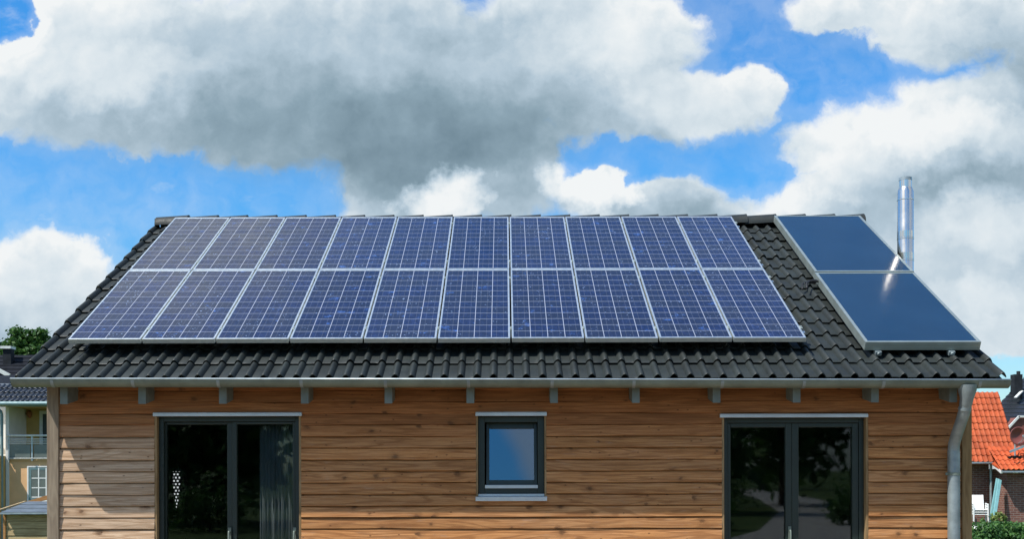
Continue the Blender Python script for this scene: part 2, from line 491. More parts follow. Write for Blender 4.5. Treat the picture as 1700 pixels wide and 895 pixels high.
# ================================================================== THE WOODEN HOUSE
SL = math.atan(.5525); SS, SC = math.sin(SL), math.cos(SL)
EY, EZ = 10.40, 2.497                         # eave line of the tiles
XL, XR = -4.51, 4.62                          # verges
US = Vector((0, SC, SS)); NN = Vector((0, -SS, SC))
RY = 14.60; RZ = EZ + (RY - EY) * .5525
def roof(x, y, v=0.0): return Vector((x, y, EZ + (y - EY) * .5525 + v))
WY = 10.75                                    # face of the wall
WXL, WXR = -4.33, 4.44
house = empty('wooden_house', (0, WY, 0), 'single storey timber house with larch weatherboards and charcoal tiled roof', 'house')
inv = Matrix.Translation((0, -WY, 0))
def H(mb, name, mats, parent=house, **kw):     # parts are written in world coordinates and hung under the house
    o = mb.build(name, mats, parent, **kw)
    if parent is house: o.matrix_parent_inverse = inv
    return o
NXT = 61; GA = (RY - EY) / SC / 14
front = tile_field('roof', M['tile'], house, (XL - .0, EY, EZ), (1, 0, 0), US, NN, 60, (XR - XL) / 60.5, 14, GA, roll=.040, thick=.018)
front.matrix_parent_inverse = inv
backr = tile_field('rear_roof', M['tile'], house, (XR, 2 * RY - EY, EZ), (-1, 0, 0), (0, -SC, SS), (0, SS, SC), 60, (XR - XL) / 60.5, 14, GA, samples=5, seed=5)
backr.matrix_parent_inverse = inv
# roof deck (soffit boards) and barge boards
mb = MB()
for sgn in (1, -1):
    def Y(y): return y if sgn == 1 else 2 * RY - y
    a = roof(XL + .03, EY + .10, -.075); b = roof(XL + .03, RY, -.075)
    for k in range(24):
        y0 = EY + .10 + (RY - EY - .10) * k / 24; y1 = EY + .10 + (RY - EY - .10) * (k + 1) / 24 - .004
        z0 = roof(0, y0, -.10).z; z1 = roof(0, y1, -.10).z
        mb.hexa([(XL + .04, Y(y0), z0), (XR - .04, Y(y0), z0), (XR - .04, Y(y1), z1), (XL + .04, Y(y1), z1),
                 (XL + .04, Y(y0), z0 + .035), (XR - .04, Y(y0), z0 + .035), (XR - .04, Y(y1), z1 + .035), (XL + .04, Y(y1), z1 + .035)])
H(mb, 'soffit', M['soffit'])
for x0, x1 in ((XL + .05, XL + .075), (XR - .075, XR - .05)):
    mb = MB()
    for sgn in (1, -1):
        def Y(y): return y if sgn == 1 else 2 * RY - y
        lo = [roof(0, EY + .06, -.035), roof(0, RY, -.035)]; hi = [roof(0, EY + .06, -.075), roof(0, RY, -.15)]
        mb.hexa([(x0, Y(EY + .06), hi[0].z), (x1, Y(EY + .06), hi[0].z), (x1, Y(RY - .001 * sgn), hi[1].z), (x0, Y(RY - .001), hi[1].z),
                 (x0, Y(EY + .06), lo[0].z), (x1, Y(EY + .06), lo[0].z), (x1, Y(RY - .001), lo[1].z), (x0, Y(RY - .001), lo[1].z)])
    H(mb, 'barge_board', M['rafter'])
# ridge tiles
mb = MB()
nrd = 24; rl = (XR - XL - .07) / nrd
for k in range(nrd):
    xa = XL + .045 + k * rl; xb = xa + rl + .035
    rings = []
    for x, rr, dz in ((xa, .118, -.002), (xb - .03, .128, .014), (xb, .130, .017), (xb, .110, .012)):
        rings.append([(x, RY + rr * 1.12 * math.cos(th), RZ - .008 + dz + .012 + rr * .80 * math.sin(th) - .03 * (1 - math.sin(th))) for th in [math.pi * q / 14 for q in range(15)]])
    vs = [p for rg in rings for p in rg]; fs = []
    for a in range(3):
        for q in range(14): fs.append((a * 15 + q, a * 15 + q + 1, (a + 1) * 15 + q + 1, (a + 1) * 15 + q))
    mb.raw(vs, fs)
mb.box(XL + .038, XL + .044, RY - .10, RY + .10, RZ - .06, RZ + .06)
rid = H(mb, 'ridge', M['tile'], autos=40)
mb = MB()
a, b = EY - .015, EY + .22
mb.hexa([(XL + .02, a, roof(0, a, -.049).z), (XR - .02, a, roof(0, a, -.049).z), (XR - .02, b, roof(0, b, -.049).z), (XL + .02, b, roof(0, b, -.049).z),
         (XL + .02, a, roof(0, a, -.046).z), (XR - .02, a, roof(0, a, -.046).z), (XR - .02, b, roof(0, b, -.046).z), (XL + .02, b, roof(0, b, -.046).z)])
H(mb, 'eave_apron', M['black_metal'])  # black sheet added to stop sun leaking between tiles and gutter
# rafter tails
TX = [ax(p, 10.46) for p in (106, 236, 370, 506, 645, 781, 920, 1056, 1190, 1323, 1453, 1583)]
for x in TX:
    mb = MB(); w = .036
    zb0, zb1 = 2.262, 2.36; y0, y1 = 10.46, 10.96
    zt0, zt1 = roof(0, y0, -.104).z, roof(0, y1, -.104).z
    mb.hexa([(x - w, y0, zb0), (x + w, y0, zb0), (x + w, y1, zb1), (x - w, y1, zb1), (x - w, y0, zt0), (x + w, y0, zt0), (x + w, y1, zt1), (x - w, y1, zt1)])
    H(mb, 'rafter_tail', M['rafter'], bevel=.004)
# gutter, half round with a beaded lip
GYC, GZC, GR = 10.335, 2.468, .068
def gutter_ring(x, r, dz, a0=180, a1=360, n=14):
    return [(x, GYC + r * math.cos(R(a0 + (a1 - a0) * k / n)), GZC + dz + r * 1.0 * math.sin(R(a0 + (a1 - a0) * k / n))) for k in range(n + 1)]
mb = MB(); gx0, gx1 = -4.478, 4.598
seg = 24; rings = []
for i in range(seg + 1):
    x = gx0 + (gx1 - gx0) * i / seg; dz = .012 - .030 * i / seg
    o_ = gutter_ring(x, GR, dz); i_ = gutter_ring(x, GR - .004, dz)[::-1]
    rings.append(o_ + i_)
nR = len(rings[0]); vs = [p for rg in rings for p in rg]; fs = []
for i in range(seg):
    for k in range(nR):
        k2 = (k + 1) % nR; fs.append((i * nR + k, i * nR + k2, (i + 1) * nR + k2, (i + 1) * nR + k))
mb.raw(vs, fs)
for i in (0, seg):
    x = gx0 + (gx1 - gx0) * i / seg; dz = .012 - .030 * i / seg
    e = gutter_ring(x + (-.003 if i == 0 else .003), GR, dz); e2 = gutter_ring(x, GR, dz)
    mb.poly(e if i == 0 else e[::-1])
gut = H(mb, 'gutter', M['zinc'], autos=50)
mb = MB()
mb.tube([(gx0, GYC - GR - .002, GZC + .012 + .004), (gx1, GYC - GR - .002, GZC - .018 + .004)], .0095, 10)
o = mb.build('lip', M['zinc_pale'], gut, smooth=True)
for k, px in enumerate((86, 220, 362, 500, 640, 778, 917, 1053, 1200, 1336, 1468, 1628)):
    x = ax(px, 10.27); dz = .012 - .030 * (x - gx0) / (gx1 - gx0)
    mb = MB(); w = .014
    r0 = gutter_ring(x - w, GR + .0035, dz, 186, 350); r1 = gutter_ring(x + w, GR + .0035, dz, 186, 350)
    n = len(r0); q0 = gutter_ring(x - w, GR + .0008, dz, 186, 350); q1 = gutter_ring(x + w, GR + .0008, dz, 186, 350)
    vs = r0 + r1 + q0 + q1
    fs = [(i, i + 1, n + i + 1, n + i) for i in range(n - 1)] + [(i, 2 * n + i, 2 * n + i + 1, i + 1) for i in range(n - 1)] + [(n + i, n + i + 1, 3 * n + i + 1, 3 * n + i) for i in range(n - 1)]
    mb.raw(vs, fs)
    mb.build('bracket', M['zinc_pipe'], gut, smooth=False)
# downspout: funnel, swan neck, pipe, clamp
dx = ax(1606, 10.335)
mb = MB()
zt = GZC - .055
mb.tube([(dx, GYC, zt), (dx, GYC, zt - .05), (dx, GYC + .01, zt - .12), (dx, GYC + .035, zt - .175)], [.088, .080, .060, .055], 20, caps=False)
mb.tube([(dx, GYC + .03, zt - .15), (dx, GYC + .05, zt - .22), (dx - .004, GYC + .13, zt - .33), (dx - .006, GYC + .23, zt - .45), (dx - .008, GYC + .285, zt - .53), (dx - .008, GYC + .295, zt - .60), (dx - .008, GYC + .295, zt - .70)],
        [.054, .054, .053, .053, .053, .053, .053], 20, caps=False)
mb.tube([(dx - .008, GYC + .295, zt - .60), (dx - .008, GYC + .295, .05)], .056, 20)
dp = H(mb, 'downspout', M['zinc_pipe'], autos=45)
for zc in (az(789, 10.6), .5):
    mb = MB()
    mb.tube([(dx - .008, GYC + .295, zc - .014), (dx - .008, GYC + .295, zc + .014)], .060, 20)
    mb.box(dx - .085, dx - .062, GYC + .285, GYC + .305, zc - .012, zc + .012)
    mb.tube([(dx - .008, GYC + .30, zc), (dx - .008, WY, zc)], .008, 8)
    mb.build('clamp', M['zinc'], dp, autos=40)
mb = MB()
mb.tube([(dx - .003, GYC + .047, zt - .205), (dx - .004, GYC + .053, zt - .225)], .058, 20)
mb.build('collar', M['zinc_pipe'], dp, autos=40)

# ---- openings
OPEN = {'door_a': (ax(258, WY), ax(501, WY), -1, az(691, WY)), 'win': (ax(790.5, WY), ax(907, WY), az(826, WY), az(691.5, WY)), 'door_b': (ax(1197.5, WY), ax(1440, WY), -1, az(695, WY))}
# ---- weatherboard siding
P = .1096; Z0 = 1.199
mb = MB(); batt = []
def board_piece(k, x0, x1, zb, zt, zb_full):
    if x1 - x0 < .01 or zt - zb < .004: return
    n = max(1, int((x1 - x0) / .11)); r = random.Random(k * 31 + 5)
    ph = [r.uniform(0, 6.28) for _ in range(6)]; am = r.uniform(.6, 1.5)
    def wav(x): return am * (.0022 * math.sin(x * 2.1 + ph[0]) + .0016 * math.sin(x * 5.3 + ph[1]) + .0010 * math.sin(x * 11 + ph[2]))
    def wavy(x): return .0030 * math.sin(x * 1.3 + ph[3]) + .0020 * math.sin(x * 3.9 + ph[4])
    def yy(z, x):
        t = (z - zb_full) / (P + .016)
        return WY - .036 + .012 * t + wavy(x) * (1 - .5 * t)
    V0 = len(mb.v); cnt = 0
    rows = []
    for i in range(n + 1):
        x = x0 + (x1 - x0) * i / n
        b = zb + (wav(x) if abs(zb - zb_full) < 1e-6 else 0)
        zs = max(b + .004, min(zt, zb_full + P - GRV + wav(x * 1.3 + 2) * 1.1 + .0035 * math.sin(x * .8 + ph[5]) + .0015 * math.sin(x * 7 + ph[1])))
        col_ = [(x, WY - .001, b), (x, yy(zb, x) + .004, b), (x, yy(zb, x), b + .004), (x, yy((b + zs) / 2, x) - .0015, (b + zs) / 2), (x, yy(zs, x), zs), (x, WY - .003, zs + .001), (x, WY - .002, zt)]
        rows.append(col_)
    vs = [p for c in rows for p in c]; fs = []
    for i in range(n):
        for q in range(6): fs.append((i * 7 + q, (i + 1) * 7 + q, (i + 1) * 7 + q + 1, i * 7 + q + 1))
    fs.append(tuple(range(7))); fs.append(tuple(n * 7 + q for q in range(6, -1, -1)))
    mb.raw(vs, fs)
    batt.extend([float(k)] * len(vs))
for k in range(-11, 16):
    zb = Z0 + P * k; zt = zb + P + .016; GRV = .012 if k < 7 else .0045
    if zb > 2.60: break
    zt = min(zt, 2.615)
    xs = sorted({WXL + .12, WXR - .105} | {v for o in OPEN.values() for v in (o[0], o[1])})
    for a, b in zip(xs[:-1], xs[1:]):
        cuts = [o for o in OPEN.values() if a >= o[0] - 1e-6 and b <= o[1] + 1e-6]
        lo, hi = zb, zt
        if cuts:
            o = cuts[0]
            if hi <= o[2] or lo >= o[3]: pass
            elif lo < o[2] < hi: hi = o[2]
            elif lo < o[3] < hi: lo = o[3]
            else: continue
        board_piece(k, a, b, lo, hi, zb)
wall = H(mb, 'front_wall', M['siding'])
me = wall.data
a_ = me.attributes.new('board', 'FLOAT', 'POINT'); a_.data.foreach_set('value', batt)
# backing wall behind the boards with the openings left free
mb = MB(); yb0, yb1 = WY, WY + .20
xs = [WXL + .02] + [v for n_ in ('door_a', 'win', 'door_b') for v in OPEN[n_][:2]] + [WXR - .02]
for i in range(0, len(xs), 2): mb.box(xs[i], xs[i + 1], yb0, yb1, -.1, 2.62)
for n_ in ('door_a', 'win', 'door_b'):
    o = OPEN[n_]; mb.box(o[0], o[1], yb0, yb1, o[3], 2.62)
    if o[2] > 0: mb.box(o[0], o[1], yb0, yb1, -.1, o[2])
H(mb, 'backing_wall', M['backing'])
# gable and rear walls
for x0, x1 in ((WXL - .005, WXL + .02), (WXR - .02, WXR + .005)):
    mb = MB(); by = 2 * RY - WY
    for k in range(44):
        zb = -.1 + k * P; zt = zb + P
        yin = WY + .11 + max(0, (zb - 2.45) / .5525)
        if yin > RY - .1: break
        o = x0 if x0 < 0 else x1; sg = -1 if x0 < 0 else 1
        mb.hexa([(o - sg * .03, yin, zb), (o + sg * .018, yin, zb), (o + sg * .018, 2 * RY - yin, zb), (o - sg * .03, 2 * RY - yin, zb),
                 (o - sg * .03, yin, zt), (o, yin, zt), (o, 2 * RY - yin, zt), (o - sg * .03, 2 * RY - yin, zt)])
    H(mb, 'gable_wall', M['gable_wood'])
mb = MB(); mb.box(WXL + .02, WXR - .02, 2 * RY - WY - .2, 2 * RY - WY, -.1, 2.6)
H(mb, 'rear_wall', M['gable_wood'])
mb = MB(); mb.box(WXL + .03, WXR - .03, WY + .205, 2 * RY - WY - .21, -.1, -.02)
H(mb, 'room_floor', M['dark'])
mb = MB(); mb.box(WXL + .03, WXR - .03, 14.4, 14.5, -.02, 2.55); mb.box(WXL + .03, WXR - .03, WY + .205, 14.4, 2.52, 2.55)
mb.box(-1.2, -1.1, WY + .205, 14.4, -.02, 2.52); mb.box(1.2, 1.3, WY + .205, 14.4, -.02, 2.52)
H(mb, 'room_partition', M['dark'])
# corner posts
for x0, x1, pm in ((ax(78, WY - .05), ax(97.5, WY - .05), 'post'), (ax(1597, WY - .05), ax(1613.5, WY - .05), 'post_warm')):
    mb = MB(); mb.box(x0, x1, WY - .055, WY + .08, -.1, 2.60)
    H(mb, 'corner_post', M[pm], bevel=.005)

# ---- glazed doors
def flash(x0, x1, z0, z1, y0, parent, name='head_flashing'):
    mb = MB(); mb.box(x0, x1, y0, WY + .02, z0, z1); mb.box(x0 + .002, x1 - .002, y0 + .004, WY + .02, z1, z1 + .006)
    return mb.build(name, M['flashing'], parent, bevel=.002)
def frame_rect(mb, x0, x1, z0, z1, w, y0, y1, bottom=None, top=None, mi=0):
    b = w if bottom is None else bottom; t = w if top is None else top
    mb.box(x0, x0 + w, y0, y1, z0, z1, mi); mb.box(x1 - w, x1, y0, y1, z0, z1, mi)
    mb.box(x0 + w, x1 - w, y0, y1, z1 - t, z1, mi); mb.box(x0 + w, x1 - w, y0, y1, z0, z0 + b, mi)
def pane(x0, x1, z0, z1, y, parent, mat, name='pane'):
    mb = MB(); mb.box(x0, x1, y, y + .012, z0, z1)
    return mb.build(name, mat, parent)
def door(key, gl, gr, top_px, inset_left, lab):
    x0, x1, _, zt = OPEN[key]
    d = empty('glazed_door', (0, WY, 0)); d.parent = house; d.matrix_parent_inverse = inv
    if lab: d['label'] = lab
    def L(o): o.matrix_parent_inverse = inv; return o
    for a, b in ((x0, x0 + .022), (x1 - .022, x1)):
        mb = MB(); mb.box(a, b, WY - .028, WY + .16, -.05, zt); L(mb.build('liner', M['trim'], d, bevel=.002))
    fx0, fx1 = x0 + .023, x1 - .023; fy = WY + .035
    mb = MB(); frame_rect(mb, fx0, fx1, .0, zt - .002, .045, fy, fy + .09)
    L(mb.build('frame', M['green_frame'], d, bevel=.004))
    zg = az(top_px, fy)
    xm = (ax(gl[1], fy) + ax(gr[0], fy)) / 2
    for (g0, g1), y, xa, xb in ((gl, fy + inset_left, fx0 + .046, xm - .001), (gr, fy + .012, xm + .001, fx1 - .046)):
        a, b = ax(g0, y), ax(g1, y)
        mb = MB()
        mb.box(xa, a, y, y + .07, .046, zt - .049); mb.box(b, xb, y, y + .07, .046, zt - .049)
        mb.box(a, b, y, y + .07, zg, zt - .049); mb.box(a, b, y, y + .07, .046, .14)
        lf = L(mb.build('leaf_frame', M['green_frame'], d, bevel=.005))
        o = pane(a - .008, b + .008, .13, zg + .008, y + .03, lf, M['glass'])
    for px in (lab_handles[key]):
        mb = MB(); xh = ax(px, fy); yh = fy - .03
        mb.box(xh - .014, xh + .014, fy - .004, fy + .01, .82, 1.10)
        mb.tube([(xh, fy, 1.06), (xh, yh, 1.06), (xh, yh - .005, 1.05), (xh, yh - .005, .90)], .010, 10)
        L(mb.build('handle', M['zinc'], d, autos=40, bevel=.002))
    fl = flash(ax(254, WY - .06) if key == 'door_a' else ax(1195.5, WY - .06), ax(501, WY - .06) if key == 'door_a' else ax(1441.5, WY - .06), zt, zt + .030, WY - .065, d)
    L(fl)
    return d
lab_handles = {'door_a': (381, 489), 'door_b': (1311,)}
door('door_a', (276, 377), (393, 486), 704, .045, None)
door('door_b', (1213, 1304), (1326, 1415), 711, .012, None)

# ---- small tilted window
x0, x1, zb, zt = OPEN['win']
w = empty('window', (0, WY, 0)); w.parent = house; w.matrix_parent_inverse = inv
w['label'] = 'small dark green framed window tilted open'
def LW(o): o.matrix_parent_inverse = inv; return o
for a, b in ((x0, x0 + .018), (x1 - .018, x1)):
    mb = MB(); mb.box(a, b, WY - .028, WY + .13, zb, zt); LW(mb.build('liner', M['trim'], w, bevel=.002))
mb = MB(); fy = WY + .02
frame_rect(mb, x0 + .019, x1 - .019, zb + .03, zt - .002, .062, fy, fy + .08, bottom=.06, top=.055)
LW(mb.build('frame', M['green_frame'], w, bevel=.004))
# sash, hinged at its foot and tilted inwards
tl = R(7.5); hz = zb + .115; hy = fy + .022
def tip(o):
    o.matrix_parent_inverse = inv
    o.matrix_basis = Matrix.Translation((0, hy, hz)) @ Matrix.Rotation(-tl, 4, 'X') @ Matrix.Translation((0, -hy, -hz))
sx0, sx1, sz0, sz1 = ax(807, fy), ax(892, fy), az(808, fy), az(703, fy)
mb = MB(); frame_rect(mb, sx0, sx1, hz - .02, sz1 + .01, .030, hy - .015, hy + .045, bottom=.065, top=.055)
sash = mb.build('sash', M['green_frame'], w, bevel=.004); tip(sash)
pane(sx0 + .026, sx1 - .026, hz + .04, sz1 - .04, hy + .004, sash, M['coated_glass'])
mb = MB(); a, b = ax(805, fy - .03), ax(893, fy - .03); mb.box(a, b, fy - .018, fy + .02, az(811.5, fy), az(806, fy)); mb.tube([(a + .022, fy - .014, az(808.7, fy)), (a + .022, fy - .021, az(808.7, fy))], .006, 8)
LW(mb.build('drip_rail', M['flashing'], w, bevel=.002))
mb = MB()
mb.box(x0 + .02, x1 - .02, WY - .02, WY + .03, zb + .008, zb + .03)
mb.hexa([(x0 - .004, WY - .075, zb - .036), (x1 + .004, WY - .075, zb - .036), (x1 + .004, WY - .031, zb - .036), (x0 - .004, WY - .031, zb - .036),
         (x0 - .004, WY - .075, zb + .004), (x1 + .004, WY - .075, zb + .004), (x1 + .004, WY + .018, zb + .008), (x0 - .004, WY + .018, zb + .008)])
LW(mb.build('sill', M['flashing'], w, bevel=.002))
LW(flash(ax(789.5, WY - .06), ax(908, WY - .06), zt, zt + .032, WY - .065, w))

# ---- things just inside the left door
mb = MB(); xa, xb = ax(432, 11.0), ax(489, 11.0); n = 60
vs = []
for i in range(n + 1):
    x = xa + (xb - xa) * i / n; y = 10.98 + .006 * math.sin(i * .95) + .003 * math.sin(i * 2.3)
    vs += [(x, y, .05), (x, y, 2.2)]
mb.raw(vs, [(2 * i, 2 * i + 2, 2 * i + 3, 2 * i + 1) for i in range(n)])
o = mb.build('curtain', M['curtain'], smooth=True); so = o.modifiers.new('cloth', 'SOLIDIFY'); so.thickness = .003
tag(o, 'pale grey curtain hanging inside the right half of the left glazed door', 'curtain')
lm = bpy.data.materials.new('added_lamp_glow'); lm.use_nodes = True
g = G(lm.node_tree); e = lm.node_tree.nodes['Principled BSDF']
e.inputs['Base Color'].default_value = (.8, .8, .8, 1); e.inputs['Emission Color'].default_value = (.95, .93, 1, 1); e.inputs['Emission Strength'].default_value = 1.1
lamp = empty('added_lamp', tuple(at(296, 786, 11.25)), 'small added openwork lamp imitating white light spots behind the left door pane', 'lamp')  # lamp added to imitate white light spots of unknown source
c0 = at(296, 786, 11.25)
def lr(z): return .078 + .16 * (z + .36) * (.5 if z < -.2 else .35)
NA, NZ = 30, 26
vs = []; fs = []
for b in range(NZ + 1):
    z = .05 - b * .42 / NZ; rr = .012 + .075 * math.sin(math.pi * min(1, max(.02, (z + .40) / .62))) ** .8
    vs += [(rr * math.cos(2 * math.pi * a / NA), rr * math.sin(2 * math.pi * a / NA), z) for a in range(NA)]
for b in range(NZ):
    for a in range(NA):
        if b % 2 == 1 and a % 2 == (b // 2) % 2 and 0 < b < NZ - 2: continue
        fs.append((b * NA + a, b * NA + (a + 1) % NA, (b + 1) * NA + (a + 1) % NA, (b + 1) * NA + a))
mb = MB(); mb.raw(vs, fs); mb.build('shade', M['black_metal'], lamp, smooth=True)
mb = MB(); mb.tube([(-.012, -.02, .02), (-.012, -.02, -.10), (-.012, -.02, -.22), (-.012, -.012, -.34)], [.034, .034, .022, .006], 14)
mb.build('glow_core', lm, lamp, smooth=True)
mb = MB(); mb.tube([(0, 0, .04), (0, 0, 2.52 - c0.z)], .004, 6); mb.build('cord', M['black_metal'], lamp)

# ================================================================== SOLAR PANELS
AX0, AX1 = -4.167, 2.893; PW = (AX1 - AX0) / 10
AY0 = 10.80; AY1 = 14.33; AV = .187
ALEN = (AY1 - AY0) / SC; GAP = .012; PL = (ALEN - GAP) / 2; W_ = PW - .016; TH = .046
rotx = Matrix.Rotation(SL, 4, 'X')
def slope_loc(o, x, y, v):
    o.matrix_basis = Matrix.Translation(roof(x, y, v)) @ rotx
def uvquad(name, x0, x1, y0, y1, z, nu, nv, mat, parent, th=.004):
    me = bpy.data.meshes.new(name)
    me.from_pydata([(x0, y0, z), (x1, y0, z), (x1, y1, z), (x0, y1, z), (x0, y0, z - th), (x1, y0, z - th), (x1, y1, z - th), (x0, y1, z - th)], [],
                   [(0, 1, 2, 3), (7, 6, 5, 4), (0, 4, 5, 1), (1, 5, 6, 2), (2, 6, 7, 3), (3, 7, 4, 0)])
    uvl = me.uv_layers.new(name='UVMap')
    for li, c in zip(range(4), ((0, 0), (nu, 0), (nu, nv), (0, nv))): uvl.data[li].uv = c
    me.materials.append(mat)
    o = bpy.data.objects.new(name, me); link(o, parent); return o
def make_panel():
    t = empty('solar_module')
    mb = MB(); fb, ft, fs = .026, .040, .0165
    mb.box(0, fs, 0, PL, -TH, 0); mb.box(W_ - fs, W_, 0, PL, -TH, 0)
    mb.box(fs, W_ - fs, 0, fb, -TH, 0); mb.box(fs, W_ - fs, PL - ft, PL, -TH, 0)
    mb.build('frame', M['alu'], t, bevel=.0015)
    uvquad('glass', fs - .002, W_ - fs + .002, fb - .002, PL - ft + .002, -.003, 4, 12, M['pv'], t)
    mb = MB(); mb.box(fs, W_ - fs, fb, PL - ft, -.04, -.012); mb.build('back_sheet', M['black_metal'], t)
    for yy in (PL * .13, PL * .86):
        mb = MB(); mb.box(W_ - .004, W_ + .020, yy - .03, yy + .03, .0005, .004); mb.box(W_ + .002, W_ + .014, yy - .03, yy + .03, -TH, .0005)
        mb.tube([(W_ + .008, yy, .003), (W_ + .008, yy, .012)], .008, 8)
        mb.build('clamp', M['alu_dark'], t)
    return t
proto = make_panel()
ORD = ['first', 'second', 'third', 'fourth', 'fifth', 'sixth', 'seventh', 'eighth', 'ninth', 'last']
for rrow in range(2):
    for i in range(10):
        o = proto if (rrow == 0 and i == 0) else copy_tree(proto)
        yb = AY0 + rrow * (PL + GAP) * SC
        slope_loc(o, AX0 + i * PW + .008 + rnd.uniform(-.0015, .0015), yb, AV + rnd.uniform(-.0015, .0015))
        tag(o, 'blue framed solar panel, %s from the left in the %s row' % (ORD[i] if i < 9 else 'rightmost, tenth', 'lower' if rrow == 0 else 'upper'), 'solar panel', 'solar panels in two rows on the roof')
for rrow in range(2):
    for f, wd in ((.13, 'lower'), (.86, 'upper')):
        o = MB(); o.box(AX0 - .045, AX1 + .045, -.02, .02, -TH - .042, -TH - .002)
        ob = o.build('mounting_rail', M['alu'])
        slope_loc(ob, 0, AY0 + (rrow * (PL + GAP) + f * PL) * SC, AV)
        tag(ob, 'aluminium rail under the %s part of the %s panel row' % (wd, ['lower', 'upper'][rrow]), 'rail', 'rails carrying the solar panels')

# solar thermal collectors
def make_collector(x0, x1, y0, y1, feet, name_label):
    t = empty('solar_collector', (0, 0, 0), name_label, 'solar collector', 'solar thermal collectors on the roof')
    wdt = x1 - x0; ln = (y1 - y0) / SC; th = .085; f = .030
    slope_loc(t, x0, y0, .165)
    mb = MB()
    mb.box(0, f, 0, ln, -th, 0); mb.box(wdt - f, wdt, 0, ln, -th, 0); mb.box(f, wdt - f, 0, f, -th, 0); mb.box(f, wdt - f, ln - f, ln, -th, 0)
    for a in (.25, .62):
        mb.box(.0005, wdt - .0005, -.003, 0, -th * a - .006, -th * a)
    mb.build('frame', M['collector_frame'], t, bevel=.003)
    uvquad('glass', f - .003, wdt - f + .003, f - .003, ln - f + .003, -.004, 1, 1, M['collector'], t)
    mb = MB(); mb.box(f, wdt - f, f, ln - f, -th + .004, -.03); mb.build('back_sheet', M['black_metal'], t)
    for fx in feet:
        mb = MB(); mb.box(fx - .03, fx + .03, -.035, .03, -th - .045, -th - .002); mb.tube([(fx, -.035, -th - .02), (fx, -.055, -th - .02)], .016, 10); mb.box(fx - .012, fx + .012, -.01, .03, -th - .10, -th - .045)
        mb.build('foot', M['zinc_pipe'], t, bevel=.003)
    return t
CX0, CX1 = 3.435, 4.535
make_collector(CX0, CX1, 10.75, 12.50, (.13, .83), 'dark blue solar collector mounted lower, nearer the gutter')
make_collector(CX0 + .012, CX1 + .008, 12.53, 14.42, (.13, .83), 'dark blue solar collector mounted above another, touching the ridge')
# pipe connection at the left side of the lower collector
pc = MB()
q = roof(CX0, 12.36, .12)
pc.tube([q + Vector((.02, 0, 0)), q + Vector((-.05, 0, .005)), q + Vector((-.10, -.01, .0)), q + Vector((-.14, -.05, -.03)), q + Vector((-.15, -.09, -.09))], .014, 10)
pc.tube([q + Vector((.0, .13, 0)), q + Vector((-.07, .12, .01)), q + Vector((-.13, .08, .0)), q + Vector((-.17, .02, -.03)), q + Vector((-.18, -.02, -.09))], .011, 10)
pc.tube([q + Vector((-.02, .0, .001)), q + Vector((-.06, 0, .006))], .020, 10)
o = pc.build('collector_pipe', M['black_metal'], autos=60)
tag(o, 'black pipe loop coming out beside the lower collector onto the tiles', 'pipe')

# flue pipe outside the right gable
fd = 13.44; fx = ax(1504, fd); fr = 13.0 * fd / F
fl = empty('flue_pipe', (fx, fd, 0), 'shiny stainless steel flue rising behind the upper solar collector', 'flue')
def fz(py): return az(py, fd)
mb = MB()
mb.tube([(0, 0, -.1), (0, 0, fz(320)), (0, 0, fz(313)), (0, 0, fz(312.9)), (0, 0, fz(299))], [fr, fr, fr * .80, fr * .76, fr * .76], 40)
mb.build('pipe', M['steel'], fl, autos=35)
mb = MB(); mb.tube([(0, 0, fz(301)), (0, 0, fz(296.5))], [fr * .80, fr * .80], 32); mb.build('rim', M['zinc_pale'], fl, autos=35)
for py in (333, 398, 434):
    mb = MB(); mb.tube([(0, 0, fz(py + 1.2)), (0, 0, fz(py))], fr + .004, 40)
    if py > 350:
        mb.tube([(0, 0, fz(py - 12)), (0, 0, fz(py - 1.5))], fr + .0025, 40)
    mb.build('band', M['steel'], fl, autos=35)
mb = MB(); mb.box(-.03, .03, -.02, .02, fz(436), fz(432)); mb.bar((-fr, 0, fz(436)), (-.35, .0, fz(436)), .03, .03)
mb.build('wall_bracket', M['steel'], fl)
fl.matrix_world = Matrix.Translation((fx, fd, 0))

# ================================================================== GROUND
def ground_z(x, y):
    def ss(a, b, v): t = min(1, max(0, (v - a) / (b - a))); return t * t * (3 - 2 * t)
    back = ss(13, 22, y)
    return -.02 - back * (.43 + .52 * ss(4, -6, x))
xs = [-900, -300, -120, -60, -40] + [-32 + 2 * i for i in range(33)] + [40, 60, 120, 300, 900]
ys = [-900, -300, -120, -60, -30, -15] + [-8 + 2 * i for i in range(31)] + [60, 90, 150, 400, 1200]
gv = [(x, y, ground_z(x, y)) for y in ys for x in xs]
gm = MB(); nxg = len(xs)
gm.raw(gv, [(j * nxg + i, j * nxg + i + 1, (j + 1) * nxg + i + 1, (j + 1) * nxg + i) for j in range(len(ys) - 1) for i in range(nxg - 1)])
o = gm.build('ground', M['grass'], smooth=True); tag(o, kind='structure')
mb = MB()
for i in range(12):
    for j in range(9):
        x0, x1 = -9 + 18 * i / 12, -9 + 18 * (i + 1) / 12; y0, y1 = -4.2 + 14.9 * j / 9, -4.2 + 14.9 * (j + 1) / 9
        mb.poly([(x0, y0, -.014), (x1, y0, -.014), (x1, y1, -.014), (x0, y1, -.014)])
o = mb.build('bounce_forecourt', M['sand']); tag(o, kind='structure')  # unseen sandy ground added to bounce warm light onto the shaded wall
# pale lane behind the viewer, seen mirrored in the right door
mb = MB(); pts = [(6.6, -4.5), (8.5, -9), (12.2, -22), (15.5, -40), (18, -58), (19, -70)]
for (x, y), (x2, y2) in zip(pts[:-1], pts[1:]):
    mb.poly([(x - 1.6, y, -.016), (x2 - 1.6, y2, -.016), (x2 + 1.6, y2, -.016), (x + 1.6, y, -.016)])
o = mb.build('path', M['concrete']); tag(o, kind='structure')

